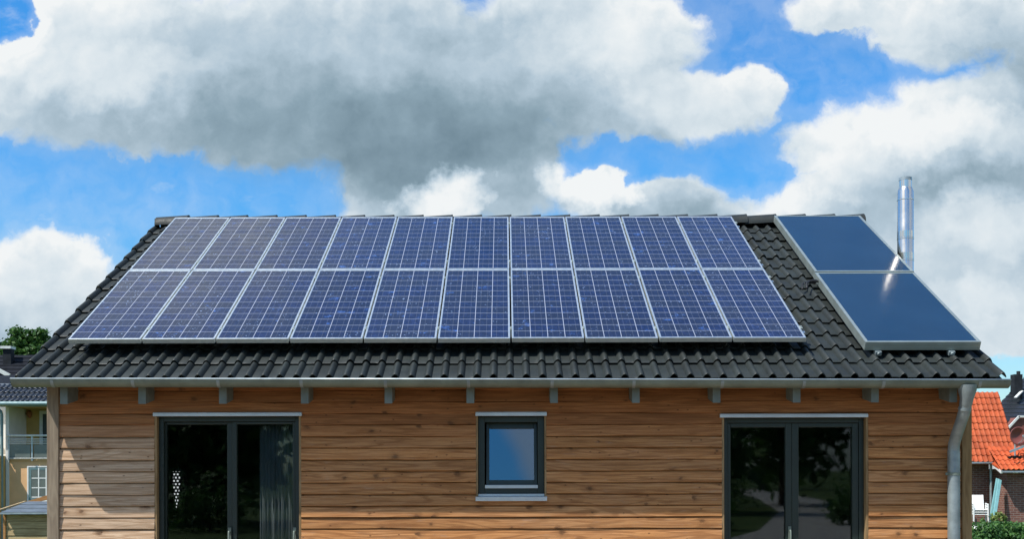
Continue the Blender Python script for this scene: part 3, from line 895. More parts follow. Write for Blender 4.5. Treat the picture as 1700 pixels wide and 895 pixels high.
# ================================================================== LEFT NEIGHBOUR
D = 42.0
def PX(px, d=D): return ax(px, d)
def PZ(py, d=D): return az(py, d)
gz = -.98
nb = empty('neighbour_house', (PX(40), D, gz), 'peach rendered house with dark tiles and a railed balcony', 'house')
ninv = Matrix.Translation((-PX(40), -D, -gz))
def NB(mb, name, mat, parent=nb, **kw):
    o = mb.build(name, mat, parent, **kw)
    if parent is nb: o.matrix_parent_inverse = ninv
    return o
mb = MB()
xr_ = PX(210); xc = PX(15.5)
mb.box(xc, xr_, D, D + 7, gz, PZ(764))                                   # ground floor
wl = NB(mb, 'wall', M['peach'])
mb = MB()
mb.box(xc, xr_, D + 1.5, D + 7, PZ(764), PZ(666))                           # recessed loggia wall
NB(mb, 'loggia_wall', M['ochre'])
mb = MB(); mb.box(PX(10), xc, D - .03, D + 6.9, gz, PZ(668)); NB(mb, 'corner_pier', M['pale_render'])
mb = MB(); mb.box(xc + .001, xr_, D - .35, D + 1.49, PZ(674.5), PZ(669)); NB(mb, 'eave_board', M['ochre'])
mb = MB(); mb.box(xc + .002, xr_, D - .05, D + 1.49, PZ(764) + .002, PZ(760.5)); NB(mb, 'balcony_slab', M['peach'])
# lower roof with tiles
sl = R(33)
zt0 = PZ(664.5, D - .6)
nt_ = tile_field('roof', M['dark_tile'], nb, (PX(-60, D - .6), D - .6, zt0), (1, 0, 0), (0, math.cos(sl), math.sin(sl)), (0, -math.sin(sl), math.cos(sl)), 34, .19, 4, .33, .045, .55, .03, .04, 5, seed=8)
nt_.matrix_parent_inverse = ninv
mb = MB()
mb.hexa([(PX(-58, D), D - .5, zt0 - .12), (xr_, D - .5, zt0 - .12), (xr_, D + .7, zt0 + .68), (PX(-58, D), D + .7, zt0 + .68),
         (PX(-58, D), D - .5, zt0 - .06), (xr_, D - .5, zt0 - .06), (xr_, D + .7, zt0 + .74), (PX(-58, D), D + .7, zt0 + .74)])
NB(mb, 'roof_deck', M['slate'])
mb = MB(); mb.tube([(PX(-40, D - .7), D - .7, PZ(669, D - .7)), (xr_, D - .7, PZ(669, D - .7))], .085, 12); mb.box(PX(-40), xr_, D - .62, D - .55, PZ(674, D - .6), PZ(667, D - .6))
NB(mb, 'gutter', M['teal_metal'], autos=40)
# railing
rl_ = empty('railing', (0, 0, 0)); rl_.parent = nb; rl_.matrix_parent_inverse = ninv
yr = D - .12
mb = MB()
mb.tube([(PX(11, yr), yr, PZ(722, yr)), (PX(120, yr), yr, PZ(722, yr))], .035, 8)
for py in (728, 731.5, 735, 760): mb.tube([(PX(14, yr), yr, PZ(py, yr)), (PX(120, yr), yr, PZ(py, yr))], .017, 6)
mb.build('rails', M['cap'], rl_)
for px in (14.5, 53, 95):
    mb = MB(); mb.box(PX(px, yr) - .03, PX(px, yr) + .03, yr, yr + .05, PZ(764, yr), PZ(722, yr)); mb.build('rail_post', M['zinc_pale'], rl_)
for a, b in ((16.5, 50), (56.5, 92)):
    mb = MB(); mb.box(PX(a, yr), PX(b, yr), yr + .01, yr + .02, PZ(759, yr), PZ(737, yr)); mb.build('rail_panel', M['rail_glass'], rl_)
# balcony door, wall lamp, window
bd = empty('balcony_door', (0, 0, 0)); bd.parent = nb; bd.matrix_parent_inverse = ninv
mb = MB(); y = D + 1.5
frame_rect(mb, PX(66.5, y), PX(98, y), PZ(760, y), PZ(681, y), .12, y - .05, y - .005); mb.build('frame', M['cap'], bd)
mb = MB(); mb.box(PX(66.5, y) + .12, PX(98, y) - .12, y - .03, y - .01, PZ(758, y), PZ(685, y)); mb.build('pane', M['green_frame'], bd)
mb = MB(); mb.tube([(PX(50, y), y - .02, PZ(682, y)), (PX(50, y), y - .10, PZ(686, y)), (PX(50.5, y), y - .02, PZ(692, y))], [.07, .12, .05], 10)
NB(mb, 'wall_lamp', M['terracotta'], smooth=True)
wn = empty('window', (0, 0, 0)); wn.parent = nb; wn.matrix_parent_inverse = ninv
mb = MB(); frame_rect(mb, PX(45.5), PX(84), PZ(832), PZ(772.5), .05, D - .03, D + .001); mb.build('surround', M['white'], wn)
mb = MB(); frame_rect(mb, PX(45.5) + .051, PX(84) - .051, PZ(832) + .05, PZ(772.5) - .051, .09, D - .02, D - .002); mb.build('frame', M['teal_metal'], wn)
mb = MB()
for px in (64.5, 77): mb.box(PX(px) - .02, PX(px) + .02, D - .025, D - .006, PZ(830), PZ(776))
for py in (793, 809, 824.5): mb.box(PX(53), PX(77), D - .024, D - .007, PZ(py) - .018, PZ(py) + .018)
mb.build('glazing_bars', M['white'], wn)
mb = MB(); mb.box(PX(45.5) + .14, PX(84) - .14, D - .012, D - .004, PZ(832) + .14, PZ(772.5) - .14); mb.build('pane', M['rail_glass'], wn)
mb = MB(); mb.tube([(PX(-12), D - .35, PZ(668)), (PX(-3), D - .33, PZ(674)), (PX(8), D - .30, PZ(683)), (PX(9), D - .30, PZ(688)), (PX(9), D - .3, gz)], .055, 10)
NB(mb, 'downpipe', M['teal_metal'], autos=40)
# white and ochre wall set further left
wg = empty('white_house', (PX(-20, 44), 44.5, gz), 'white and ochre house wall at the left edge beside the downpipe', 'house')
mb = MB(); o_ = Vector((PX(-20, 44), 44.5, gz))
mb.box(PX(-120, 44.5) - o_.x, PX(9.3, 44.5) - o_.x, 0, 4, PZ(757, 44.5) - gz, PZ(640, 44.5) - gz); mb.build('upper_wall', M['white'], wg)
mb = MB(); mb.box(PX(-120, 44.4) - o_.x, PX(9.0, D) - o_.x, D - 1.3 - 44.5, 4, 0, PZ(757, 44.5) - gz); mb.build('lower_wall', M['ochre'], wg)
mb = MB(); mb.box(PX(-20, 44.4) - o_.x, PX(3, 44.5) - o_.x, -.09, -.005, PZ(743, 44.5) - gz, PZ(737, 44.5) - gz); mb.build('window_box', M['dish'], wg)
mb = MB()
a = at(-130, 668, 44) - o_; b = at(6, 640, 44.2) - o_
mb.hexa([(a.x, -.5, PZ(645, 44) - gz), (PX(9, 44) - o_.x, -.5, PZ(645, 44) - gz), (PX(9, 44) - o_.x, 4.2, PZ(607, 44) - gz), (a.x, 4.2, PZ(607, 44) - gz),
         (a.x, -.5, PZ(643, 44) - gz), (PX(9, 44) - o_.x, -.5, PZ(643, 44) - gz), (PX(9, 44) - o_.x, 4.2, PZ(605, 44) - gz), (a.x, 4.2, PZ(605, 44) - gz)])
mb.build('roof', M['dark_roof'], wg)
# dark roofed house further back, with chimney and white verge board
D2 = 54.0
fh = empty('dark_roofed_house', (PX(-20, D2), D2, gz), 'house with plain dark roof, small chimney and white verge board', 'house')
o_ = Vector((PX(-20, D2), D2, gz))
mb = MB(); z0_ = PZ(650, D2); 
mb.box(PX(-260, D2) - o_.x, PX(34, D2) - o_.x, 1.2, 9, 0, PZ(640, D2) - gz); mb.build('wall', M['pale_render'], fh)
top = PZ(588, D2 + 3.2); lo = PZ(645, D2)
n = 9
mb = MB()
for i in range(n):
    t0, t1 = i / n, (i + 1) / n
    za, zb_ = lo + (top - lo) * t0 + .05, lo + (top - lo) * t1
    ya, yb_ = 3.2 * t0, 3.2 * t1
    xr0 = PX(44, D2) + (PX(13, D2) - PX(44, D2)) * max(0, t0 - .55) / .45; xr1 = PX(44, D2) + (PX(13, D2) - PX(44, D2)) * max(0, t1 - .55) / .45
    xl = PX(-260, D2)
    mb.hexa([(xl - o_.x, ya, za - .12 - gz), (xr0 - o_.x, ya, za - .12 - gz), (xr1 - o_.x, yb_, zb_ - .12 - gz), (xl - o_.x, yb_, zb_ - .12 - gz),
             (xl - o_.x, ya, za - gz), (xr0 - o_.x, ya, za - gz), (xr1 - o_.x, yb_, zb_ - gz), (xl - o_.x, yb_, zb_ - gz)])
mb.hexa([(PX(-260, D2) - o_.x, 3.2, top - .12 - gz), (PX(13, D2) - o_.x, 3.2, top - .12 - gz), (PX(44, D2) - o_.x, 9.2, PZ(640, D2) - gz), (PX(-260, D2) - o_.x, 9.2, PZ(640, D2) - gz),
         (PX(-260, D2) - o_.x, 3.2, top - gz), (PX(13, D2) - o_.x, 3.2, top - gz), (PX(44, D2) - o_.x, 9.2, PZ(638, D2) - gz), (PX(-260, D2) - o_.x, 9.2, PZ(638, D2) - gz)])
mb.build('roof', M['dark_roof'], fh)
mb = MB(); mb.box(PX(2, D2 + 2) - o_.x, PX(15.5, D2 + 2) - o_.x, 2.2, 2.6, PZ(606, D2 + 2) - gz, PZ(577, D2 + 2) - gz); ch = mb.build('chimney', M['dark_brick'], fh)
mb = MB(); mb.box(PX(-1, D2 + 2) - o_.x, PX(16.5, D2 + 2) - o_.x, 2.1, 2.7, PZ(576.8, D2 + 2) - gz, PZ(572.5, D2 + 2) - gz); mb.build('chimney_cap', M['cap'], ch)
mb = MB(); a = at(-30, 598, D2 - 1) - o_; b = at(16, 622.5, D2 - 1) - o_; mb.bar(a, b, .10, .17, (0, 0, 1)); mb.build('verge_board', M['cap'], fh)
# dormer slope in front of it
mb = MB(); a = at(-30, 604, D2 - 1) - o_; b = at(15, 627, D2 - 1) - o_; c = at(16, 655, D2 - 1) - o_; d = at(-30, 655, D2 - 1) - o_
mb.hexa([d, c, c + Vector((0, 1.1, 0)), d + Vector((0, 1.1, 0)), a, b, b + Vector((0, 1.1, 0)), a + Vector((0, 1.1, 0))]); mb.build('dormer', M['dark_roof'], fh)

# wooden shed
D3 = 20.0; gs = ground_z(PX(40, D3), D3)
o_ = Vector((PX(40, D3), D3, gs))
sh = empty('wooden_shed', tuple(o_), 'low yellowish timber shed with slate grey lean-to roof', 'shed')
mb = MB()
zt = PZ(853.5, D3)
nb_ = 14; hh = (zt - gs) / nb_
for k in range(nb_):
    mb.hexa([(PX(8, D3) - o_.x, -.012, k * hh), (PX(140, D3) - o_.x, -.012, k * hh), (PX(140, D3) - o_.x, 1.4, k * hh), (PX(8, D3) - o_.x, 1.4, k * hh),
             (PX(8, D3) - o_.x, 0, (k + 1) * hh - .004), (PX(140, D3) - o_.x, 0, (k + 1) * hh - .004), (PX(140, D3) - o_.x, 1.4, (k + 1) * hh - .004), (PX(8, D3) - o_.x, 1.4, (k + 1) * hh - .004)])
mb.build('wall', M['shed_wood'], sh)
mb = MB(); mb.box(PX(6, D3) - o_.x, PX(10, D3) - o_.x, -.03, .03, 0, zt - gs); mb.build('corner_post', M['orange_wood'], sh)
def shed_pt(px, py, d): return at(px, py, d) - o_
A_ = shed_pt(1.5, 850, D3 - .12); B_ = shed_pt(140, 850, D3 - .12); C_ = shed_pt(140, 831.5, D3 + 1.3); D_ = shed_pt(46, 831.5, D3 + 1.3)
n = 3; mb = MB()
for i in range(n):
    t0, t1 = i / n, (i + 1) / n
    a0 = A_.lerp(D_, t0); b0 = B_.lerp(C_, t0); c0_ = B_.lerp(C_, t1); d0 = A_.lerp(D_, t1)
    up = Vector((0, 0, .012)); dn = Vector((0, 0, .03))
    mb.hexa([a0 - dn, b0 - dn, c0_ - dn, d0 - dn, a0 + up, b0 + up, c0_, d0])
mb.build('roof', M['slate'], sh)
mb = MB(); mb.bar(shed_pt(-2, 851.5, D3 - .14), shed_pt(140, 851.5, D3 - .14), .03, .028); mb.build('eave_trim', M['zinc_pale'], sh)
mb = MB(); mb.bar(shed_pt(-8, 848, D3 - .13), shed_pt(42, 832.0, D3 + 1.25), .04, .025); mb.build('verge_board', M['shed_wood'], sh)
mb = MB(); p0 = shed_pt(44, 831.5, D3 + 1.42); p1 = shed_pt(150, 800, D3 + 1.42); p2 = shed_pt(150, 838, D3 + 1.42); p3 = shed_pt(62, 832.5, D3 + 1.42)
mb.hexa([p3, shed_pt(150, 812, D3 + 1.42), shed_pt(150, 812, D3 + 2.2), shed_pt(62, 833, D3 + 2.2), p0, p1, p1 + Vector((0, .8, 0)), p0 + Vector((0, .8, 0))])
mb.build('rear_roof', M['orange_wood'], sh)

# background tree on the left
B = Vector((PX(38, 82), 82, -1.0)); s82 = 82 / F
def cl(px, py, rpx, rpy, dy=0): 
    return ((px - 38) * s82, dy, az(py, 82) + 1.0, rpx * s82, rpx * s82, rpy * s82)
tree('oak_tree', tuple(B), 9.5, [cl(10, 583, 22, 17), cl(34, 566, 24, 22), cl(60, 560, 21, 16, .5), cl(30, 594, 30, 16, -.6), cl(62, 584, 24, 18), cl(-18, 585, 22, 18), cl(76, 572, 12, 10), cl(45, 610, 36, 16), cl(28, 550, 12, 8), cl(68, 550, 10, 7)],
     'leafy green tree behind the roofs at the left', 6500, .16, 5)

# ================================================================== RIGHT NEIGHBOURS
D4 = 43.0; gt = PZ(872, D4)
o_ = Vector((PX(1650, D4), D4, gt))
bh = empty('brick_house', tuple(o_), 'brown brick house with steep orange clay tile roof', 'house')
def BP(px, py, d=D4): return at(px, py, d) - o_
def bbox(mb, px0, px1, py0, py1, y0, y1, d=D4):
    mb.box(PX(px0, d) - o_.x, PX(px1, d) - o_.x, y0, y1, PZ(py1, d) - gt, PZ(py0, d) - gt)
mb = MB(); bbox(mb, 1480, 1652, 769, 885, .55, 8); bbox(mb, 1660, 1800, 781, 900, -.6, 8); mb.build('wall', M['brick'], bh)
sl = math.atan2(PZ(655, 44.8) - PZ(768, D4 - .1), 1.75)
nrm_ = (0, -math.sin(sl), math.cos(sl))
rise = 4.2
nx_ = 38; xr4 = PX(1688, D4) - o_.x
tf = tile_field('roof', M['orange_tile'], bh, (xr4 - nx_ * .192, -.12, PZ(769, D4) - gt), (1, 0, 0), (0, math.cos(sl), math.sin(sl)), nrm_, nx_, .19, 11, .30, .05, .62, .028, .03, 6, seed=12)
mb = MB(); L_ = 3.3
p = Vector((xr4 - nx_ * .192, -.02, PZ(769, D4) - gt - .10)); uu = Vector((0, math.cos(sl), math.sin(sl)))
w_ = Vector((nx_ * .19 - .02, 0, 0)); th_ = Vector((0, 0, .05))
mb.hexa([p, p + w_, p + w_ + uu * L_, p + uu * L_, p + th_, p + w_ + th_, p + w_ + uu * L_ + th_, p + uu * L_ + th_])
pb = p + uu * L_; un = Vector((0, math.cos(sl), -math.sin(sl)))
mb.hexa([pb, pb + w_, pb + w_ + un * L_, pb + un * L_, pb + th_, pb + w_ + th_, pb + w_ + un * L_ + th_, pb + un * L_ + th_])
mb.build('roof_deck', M['orange_tile'], bh)
mb = MB(); 
for i, gp in enumerate((0,)):
    a = p + w_ + Vector((.0, .5, .3)); mb.poly([p + w_ + Vector((-.3, .6, 0)), pb + w_ + Vector((-.3, 0, -.3)), pb + un * L_ + w_ + Vector((-.3, -.3, 0))])
mb.build('gable_wall', M['brick'], bh)
# lower wing roof
sl2 = R(36)
tf2 = tile_field('wing_roof', M['orange_tile2'], bh, (PX(1662, D4 - 1.1) - o_.x, -1.15, PZ(782, D4 - 1.1) - gt), (1, 0, 0), (0, math.cos(sl2), math.sin(sl2)), (0, -math.sin(sl2), math.cos(sl2)), 24, .19, 5, .30, .05, .62, .028, .03, 6, seed=13)
mb = MB(); q0 = BP(1650, 773, D4 - .1); q1 = BP(1664, 783, D4 - 1.1)
pA, pB_, pC = BP(1645, 769.5, D4 - .05), BP(1662, 782, D4 - 1.1), BP(1672, 763, D4 - .05)
mb.raw([pA, pB_, pC, pA - Vector((0, 0, .06)), pB_ - Vector((0, 0, .06)), pC - Vector((0, 0, .06))], [(0, 1, 2), (5, 4, 3), (0, 3, 4, 1), (1, 4, 5, 2), (2, 5, 3, 0)]); mb.build('roof_valley', M['orange_tile2'], bh)
mb = MB(); mb.bar(BP(1649, 773.5, D4 - .15), BP(1663, 786, D4 - 1.1), .06, .12); mb.build('verge_board', M['white'], bh)
mb = MB(); mb.tube([BP(1645, 771, D4 + .1), BP(1645, 880, D4 + .3)], .05, 10); mb.build('downpipe', M['zinc_pale'], bh, autos=40)
mb = MB(); mb.bar(BP(1500, 770.5, D4 - .1), BP(1648, 770.5, D4 - .1), .10, .06); mb.bar(BP(1664, 785.5, D4 - 1.12), BP(1780, 785.5, D4 - 1.12), .08, .06); mb.build('gutter', M['zinc_pale'], bh)
mb = MB(); mb.tube([BP(1686, 785, D4 - .95), BP(1686, 788, D4 - .95)], [.10, .09], 12); mb.build('eave_lamp', M['white'], bh, autos=40)
# dark broken ridge pieces lying on the valley
for (px, py, dd, lb) in ((1676, 761, 0, 'black lead flashing strip in the valley of the orange roof'),):
    mb = MB()
    r_ = random.Random(4)
    for k in range(6):
        c = at(px + k * 3.2, py + r_.uniform(-1, 1), D4 - .55); mb.bar(c + Vector((-.06, 0, r_.uniform(-.03, .03))), c + Vector((.06, 0, r_.uniform(-.03, .03))), .14, .06)
    o = mb.build('valley_flashing', M['black_metal']); o.parent = bh; o.matrix_parent_inverse = Matrix.Translation(-o_)
# satellite dish on the wing
dc = at(1691, 726, 42.2)
sd = empty('satellite_dish', tuple(dc), 'round red brown satellite dish above the orange wing roof', 'satellite dish')
mb = MB(); nr, na = 6, 28; rd = 14.5 * 42.2 / F
vs = [(0, .12, 0)]; fs = []
for i in range(1, nr + 1):
    for k in range(na):
        rr = rd * i / nr; vs.append((rr * math.cos(2 * math.pi * k / na), .12 * (1 - (i / nr) ** 2), rr * 1.05 * math.sin(2 * math.pi * k / na)))
for k in range(na): fs.append((0, 1 + k, 1 + (k + 1) % na))
for i in range(nr - 1):
    for k in range(na): fs.append((1 + i * na + k, 1 + (i + 1) * na + k, 1 + (i + 1) * na + (k + 1) % na, 1 + i * na + (k + 1) % na))
mb.raw(vs, fs); o = mb.build('reflector', M['dish'], sd, smooth=True); so = o.modifiers.new('t', 'SOLIDIFY'); so.thickness = .02
mb = MB(); mb.tube([(0, .1, -rd * .95), (.02, -.25, -rd * .6), (.03, -.38, -.02)], .018, 8); mb.tube([(.03, -.40, -.02), (.03, -.33, -.02)], .05, 10); mb.build('feed_arm', M['zinc_pale'], sd, autos=40)
mb = MB(); mb.tube([(0, .14, 0), (.0, .3, -.1), (0, .3, -1.3)], .03, 8); mb.build('mast', M['zinc_pale'], sd)
mb = MB(); mb.bar((-.42, -.2, -.60), (.3, -.2, -.32), .06, .08); mb.build('brace', M['zinc_pale'], sd)
# grey roofed house behind
D5 = 60.0
o_ = Vector((PX(1700, D5), D5, gt)); gh = empty('grey_roofed_house', tuple(o_), 'house with dark grey roof, skylight and red brown gable', 'house')
def GP(px, py, d): return at(px, py, d) - o_
n = 16; mb = MB()
bl, tl_ = at(1630, 720, D5), at(1722, 610, D5 + 4.2)
for i in range(n):
    t0, t1 = i / n, (i + 1) / n
    a = GP(1632 + 0, 702, D5).lerp(GP(1728, 600, D5 + 4.5), t0); d = GP(1632, 702, D5).lerp(GP(1728, 600, D5 + 4.5), t1)
    b = Vector((18, a.y, a.z)); c = Vector((18, d.y, d.z)); upv = Vector((0, 0, .05)); dn = Vector((0, 0, .12))
    mb.hexa([a - dn, b - dn, c - dn, d - dn, a + upv, b + upv, c, d])
mb.build('roof', M['dark_tile'], gh)
mb = MB(); mb.box(GP(1640, 0, D5).x, 18, .5, 9, 0, GP(0, 705, D5).z); mb.build('wall', M['pale_render'], gh)
mb = MB(); mb.box(GP(1684.5, 0, D5 + 1.5).x, GP(1698, 0, D5 + 1.5).x, 1.5, 2.0, GP(0, 670, D5 + 1.5).z, GP(0, 623.5, D5 + 1.5).z); ch = mb.build('chimney', M['dark_brick'], gh)
mb = MB(); mb.tube([GP(1691, 624, D5 + 1.75), GP(1691, 618.5, D5 + 1.75)], .10, 12); mb.build('chimney_pot', M['black_metal'], ch, autos=40)
mb = MB(); mb.bar(GP(1686, 662.5, D5 + 1.05), GP(1697, 651.5, D5 + 1.5), .16, .06); mb.build('skylight', M['cap'], gh)
mb = MB()
a, b, c, d = GP(1676, 714, D5 - .9), GP(1693, 695, D5 - .9), GP(1790, 695, D5 - .9), GP(1676, 790, D5 - .9); e2 = GP(1790, 790, D5 - .9)
back = Vector((0, 1.6, 0))
vs = [d, a, b, c, e2]; mb.raw(vs + [v + back for v in vs], [(0, 1, 2, 3, 4), (9, 8, 7, 6, 5), (0, 5, 6, 1), (1, 6, 7, 2), (2, 7, 8, 3), (3, 8, 9, 4)]); mb.build('gable', M['red_render'], gh)
mb = MB(); mb.bar(GP(1672, 715, D5 - 1), GP(1692, 693.5, D5 - 1), .10, .10); mb.bar(GP(1691, 693.8, D5 - 1), GP(1790, 693.8, D5 - 1), .10, .10); mb.build('verge_board', M['cap'], gh)

# terrace and the things on it
mb = MB(); mb.box(PX(1560, 41), PX(1760, 41), 38.4, D4 + .54, gt - .25, gt - .002); o = mb.build('terrace', M['concrete']); tag(o, kind='structure')
# stacked garden chairs: each chair a thing
def chair(z, i, lab):
    cc = Vector((PX(1626.5, 41.6), 41.6, gt + z))
    t = empty('garden_chair', tuple(cc), lab, 'chair', 'white stacked garden chairs')
    wd = .24
    mb = MB(); mb.box(-wd, wd, -.25, .20, .40, .43); mb.build('seat', M['white'], t, bevel=.01)
    mb = MB()
    mb.hexa([(-wd + .02, .20, .43), (wd - .06, .20, .43), (wd - .06, .23, .43), (-wd + .02, .23, .43), (-wd + .02, .36, .95), (wd - .06, .36, .95), (wd - .06, .39, .95), (-wd + .02, .39, .95)])
    mb.build('backrest', M['white'], t, bevel=.012)
    for sx in (-1, 1):
        mb = MB(); mb.bar((sx * wd, -.27, .62), (sx * wd, .26, .64), .05, .035); mb.build('armrest', M['white'], t, bevel=.008)
        mb = MB(); mb.bar((sx * (wd + .01), -.26, 0), (sx * wd, -.25, .62), .045, .05); mb.build('leg', M['white'], t, bevel=.008)
        mb = MB(); mb.bar((sx * (wd + .01), .30, 0), (sx * wd, .22, .62), .045, .05); mb.build('leg', M['white'], t, bevel=.008)
    t.rotation_euler = (0, 0, R(-14))
    return t
chair(0, 0, 'white plastic garden chair at the foot of the stack by the brick wall')
chair(.085, 1, 'white plastic garden chair in the middle of the stack by the brick wall')
chair(.17, 2, 'white plastic garden chair topmost on the stack by the brick wall')
for k, (pa, pb2, lab) in enumerate((((1656.5, 797), (1644.5, 856), 'teal board leaning against the brick wing, further left'), ((1660, 799), (1649, 859), 'teal board leaning against the brick wing, further right'))):
    mb = MB(); a = at(pa[0], pa[1], 42.35 - .1 * k); b = at(pb2[0], pb2[1] + 12, 41.9 - .2 * k); mb.bar(b, a, .13, .05, (0, 1, 0)); o = mb.build('leaning_board', M['teal'], bevel=.01)
    tag(o, lab, 'board', 'teal boards leaning on the brick wall')
pp = Vector((PX(1657, 40.8), 40.8, gt))
pt = empty('potted_plant', tuple(pp), 'yellow green plant in a terracotta pot beside the brick wing', 'potted plant')
mb = MB(); mb.tube([(0, 0, 0), (0, 0, .22), (0, 0, .24)], [.12, .17, .18], 16); mb.build('pot', M['terracotta'], pt, autos=40)
foliage('leaves', [(0, 0, .34, .30, .25, .16), (-.14, -.05, .30, .16, .16, .14), (.16, -.05, .28, .16, .16, .12), (0, -.1, .46, .16, .16, .08)], 420, .055, M['leaf_pot'], pt, 3)
wp = Vector((PX(1631, 41.0), 41.0, gt)); pt = empty('flower_pot', tuple(wp), 'small white flower pot in front of the stacked chairs', 'flower pot')
mb = MB(); mb.tube([(0, 0, 0), (0, 0, .12), (0, 0, .13)], [.07, .09, .095], 14); mb.build('pot', M['white'], pt, autos=40)
foliage('leaves', [(0, 0, .2, .09, .09, .10)], 90, .04, M['leaf_hedge'], pt, 4)
ps = Vector((PX(1620, 39.4), 39.4, gt)); pt = empty('parasol_stand', tuple(ps), 'white parasol stand with a dark stub pole before the chairs', 'parasol stand')
mb = MB(); mb.tube([(0, 0, 0), (0, 0, .05), (0, 0, .09)], [.26, .24, .06], 20); mb.build('base', M['white'], pt, autos=40)
mb = MB(); mb.tube([(0, 0, .05), (0, 0, .36)], .03, 10); mb.build('pole', M['black_metal'], pt)
# garden shrubs along the right lower edge
for k, (px, py, d, w, h, lab) in enumerate(((1638, 890, 33, .55, .5, 'low green shrub next to the post of the timber house'), (1668, 887, 33.5, .62, .6, 'rounded green shrub below the potted plant'), (1706, 888, 33, .65, .65, 'green shrub cut by the right edge of the photo'))):
    zc = az(py, d); gg = ground_z(PX(px, d), d)
    t = empty('garden_shrub', (PX(px, d), d, gg), lab, 'shrub', 'shrubs before the terrace')
    hz_ = zc - gg
    foliage('foliage', [(0, 0, hz_ * .55, w, .5, hz_ * .55), (-.3, 0, hz_ * .5, w * .7, .5, hz_ * .5), (.32, .05, hz_ * .5, w * .7, .5, hz_ * .5), (.05, 0, .2, w * 1.1, .6, .35)], 2200, .06, M['leaf_hedge'], t, 20 + k)
    mb = MB(); mb.tube([(0, 0, -.1), (.02, 0, hz_ * .5)], [.03, .015], 7); mb.build('stem', M['bark'], t)

# trees behind the viewer: they stand dark in the door panes
def big(name, x, y, h, r, lab, seed, n=2600):
    rr = random.Random(seed)
    cr = [(rr.uniform(-.55, .55) * r, rr.uniform(-.5, .5) * r, h * rr.uniform(.35, .8), r * rr.uniform(.45, .7), r * rr.uniform(.45, .7), h * rr.uniform(.18, .28)) for _ in range(9)]
    cr += [(0, 0, h * .3, r * .8, r * .8, h * .28)]
    tree(name, (x, y, -.02), h, cr, lab, n, .30, seed, 'trees standing behind the viewer')
big('garden_tree', -9.6, -14, 6.0, 3.0, 'garden tree mirrored in the left pane of the left glazed door', 31)
big('garden_tree', -16.5, -34, 9.0, 4.4, 'tall tree mirrored in the right pane of the left glazed door', 32)
big('garden_tree', -6.0, -42, 8.0, 3.4, 'distant tree mirrored in the mullion of the left glazed door', 33)
big('garden_tree', 12.8, -30, 8.5, 4.0, 'broad tree mirrored in the right pane of the right glazed door', 34)
big('garden_tree', 21.0, -70, 12, 6.5, 'far tree mirrored above the pale path in the right glazed door', 35)
big('garden_tree', 7.2, -22, 6.5, 2.6, 'narrow tree mirrored in the left pane of the right glazed door', 36)

for k, (x, y, h, w, lab) in enumerate(((5.2, -9.5, 1.3, 1.1, 'rounded shrub mirrored at the near bend of the pale path'), (10.6, -12, 1.1, 1.0, 'low shrub mirrored right of the pale path'), (9.0, -27, 1.9, 1.7, 'wide shrub mirrored left of the far pale path'), (-8.0, -9.0, 1.5, 1.3, 'shrub mirrored low in the left glazed door'), (15.5, -24, 2.4, 1.8, 'tall shrub mirrored at the right edge of the right glazed door'))):
    t = empty('garden_shrub', (x, y, -.02), lab, 'shrub', 'shrubs standing behind the viewer')
    foliage('foliage', [(0, 0, h * .5, w, w, h * .5), (-w * .5, 0, h * .4, w * .6, w * .6, h * .45), (w * .5, .1, h * .42, w * .6, w * .6, h * .4)], 900, .10, M['leaf_hedge'], t, 60 + k)
    mb = MB(); mb.tube([(0, 0, -.1), (0, 0, h * .5)], [.05, .02], 7); mb.build('stem', M['bark'], t)

# ================================================================== SKY, SUN, CAMERA
LD = Vector((.76, .48, -1.29)).normalized()        # the way the light travels
SUN = -LD
elev = math.asin(SUN.z); azi = math.atan2(SUN.x, SUN.y)
wd = bpy.data.worlds.new('World'); scene.world = wd; wd.use_nodes = True
nt = wd.node_tree; g = G(nt)
bg = nt.nodes['Background']
sky = g.node('ShaderNodeTexSky', sky_type='NISHITA'); sky.sun_disc = False
sky.sun_elevation = elev; sky.sun_rotation = azi; sky.altitude = 50; sky.air_density = 1.0; sky.dust_density = .6; sky.ozone_density = 2.0
STR = .12
tc = g.node('ShaderNodeTexCoord'); dx_, dy_, dz_ = g.sep(S(g, tc.outputs['Generated']))
ady = g.math('MAXIMUM', g.math('ABSOLUTE', dy_), .04)
U = dx_ / ady; Vv = dz_ / ady
px = U * (F / 100) + VX / 100; py = VY / 100 - Vv * (F / 100)
def centred(c, k):
    return g.scalev(g.vadd(c, (.5, .5, .5), 'SUBTRACT'), k)
def blob(x, y, cx, cy, rx, ry):
    a = (x - cx) * (1 / rx); b = (y - cy) * (1 / ry)
    return g.math('MAXIMUM', 1 - (a * a + b * b), 0.0)
COV = [(1.6, 1.0, 2.9, 1.75), (4.4, 1.1, 3.6, 1.9), (7.3, 1.5, 3.3, 2.2), (9.3, .7, 2.1, 1.7), (7.5, 3.2, 2.3, 1.0), (10.5, .9, 1.5, 1.1), (11.3, 1.85, 2.0, .72), (12.65, 1.55, .6, .55),
       (15.7, 2.0, 1.7, .9), (14.6, 2.6, 1.9, 1.0), (15.8, 3.3, 2.7, 1.4), (14.0, 3.7, 2.4, .8), (16.2, 4.5, 2.6, 1.1), (16.6, 5.5, 1.5, .6), (10.9, 3.55, 1.9, .62), (9.95, 3.2, .65, .5), (15.9, .35, 2.1, .9), (14.2, .15, 1.4, .45),
       (.5, 4.6, 2.0, .95), (.2, 5.4, 2.6, .7), (7.4, 3.4, 1.0, .55), (17.3, 2.2, 1.6, 2.0),
       (-5, -10.5, 11, 5.5)]
P0 = g.xyz(px, py, 0)
w1 = g.noise(P0, .55, 3, .5, color=True); w2 = g.noise(P0, 2.2, 4, .6, color=True)
WARP = g.vadd(centred(w1, 1.1), centred(w2, .40))
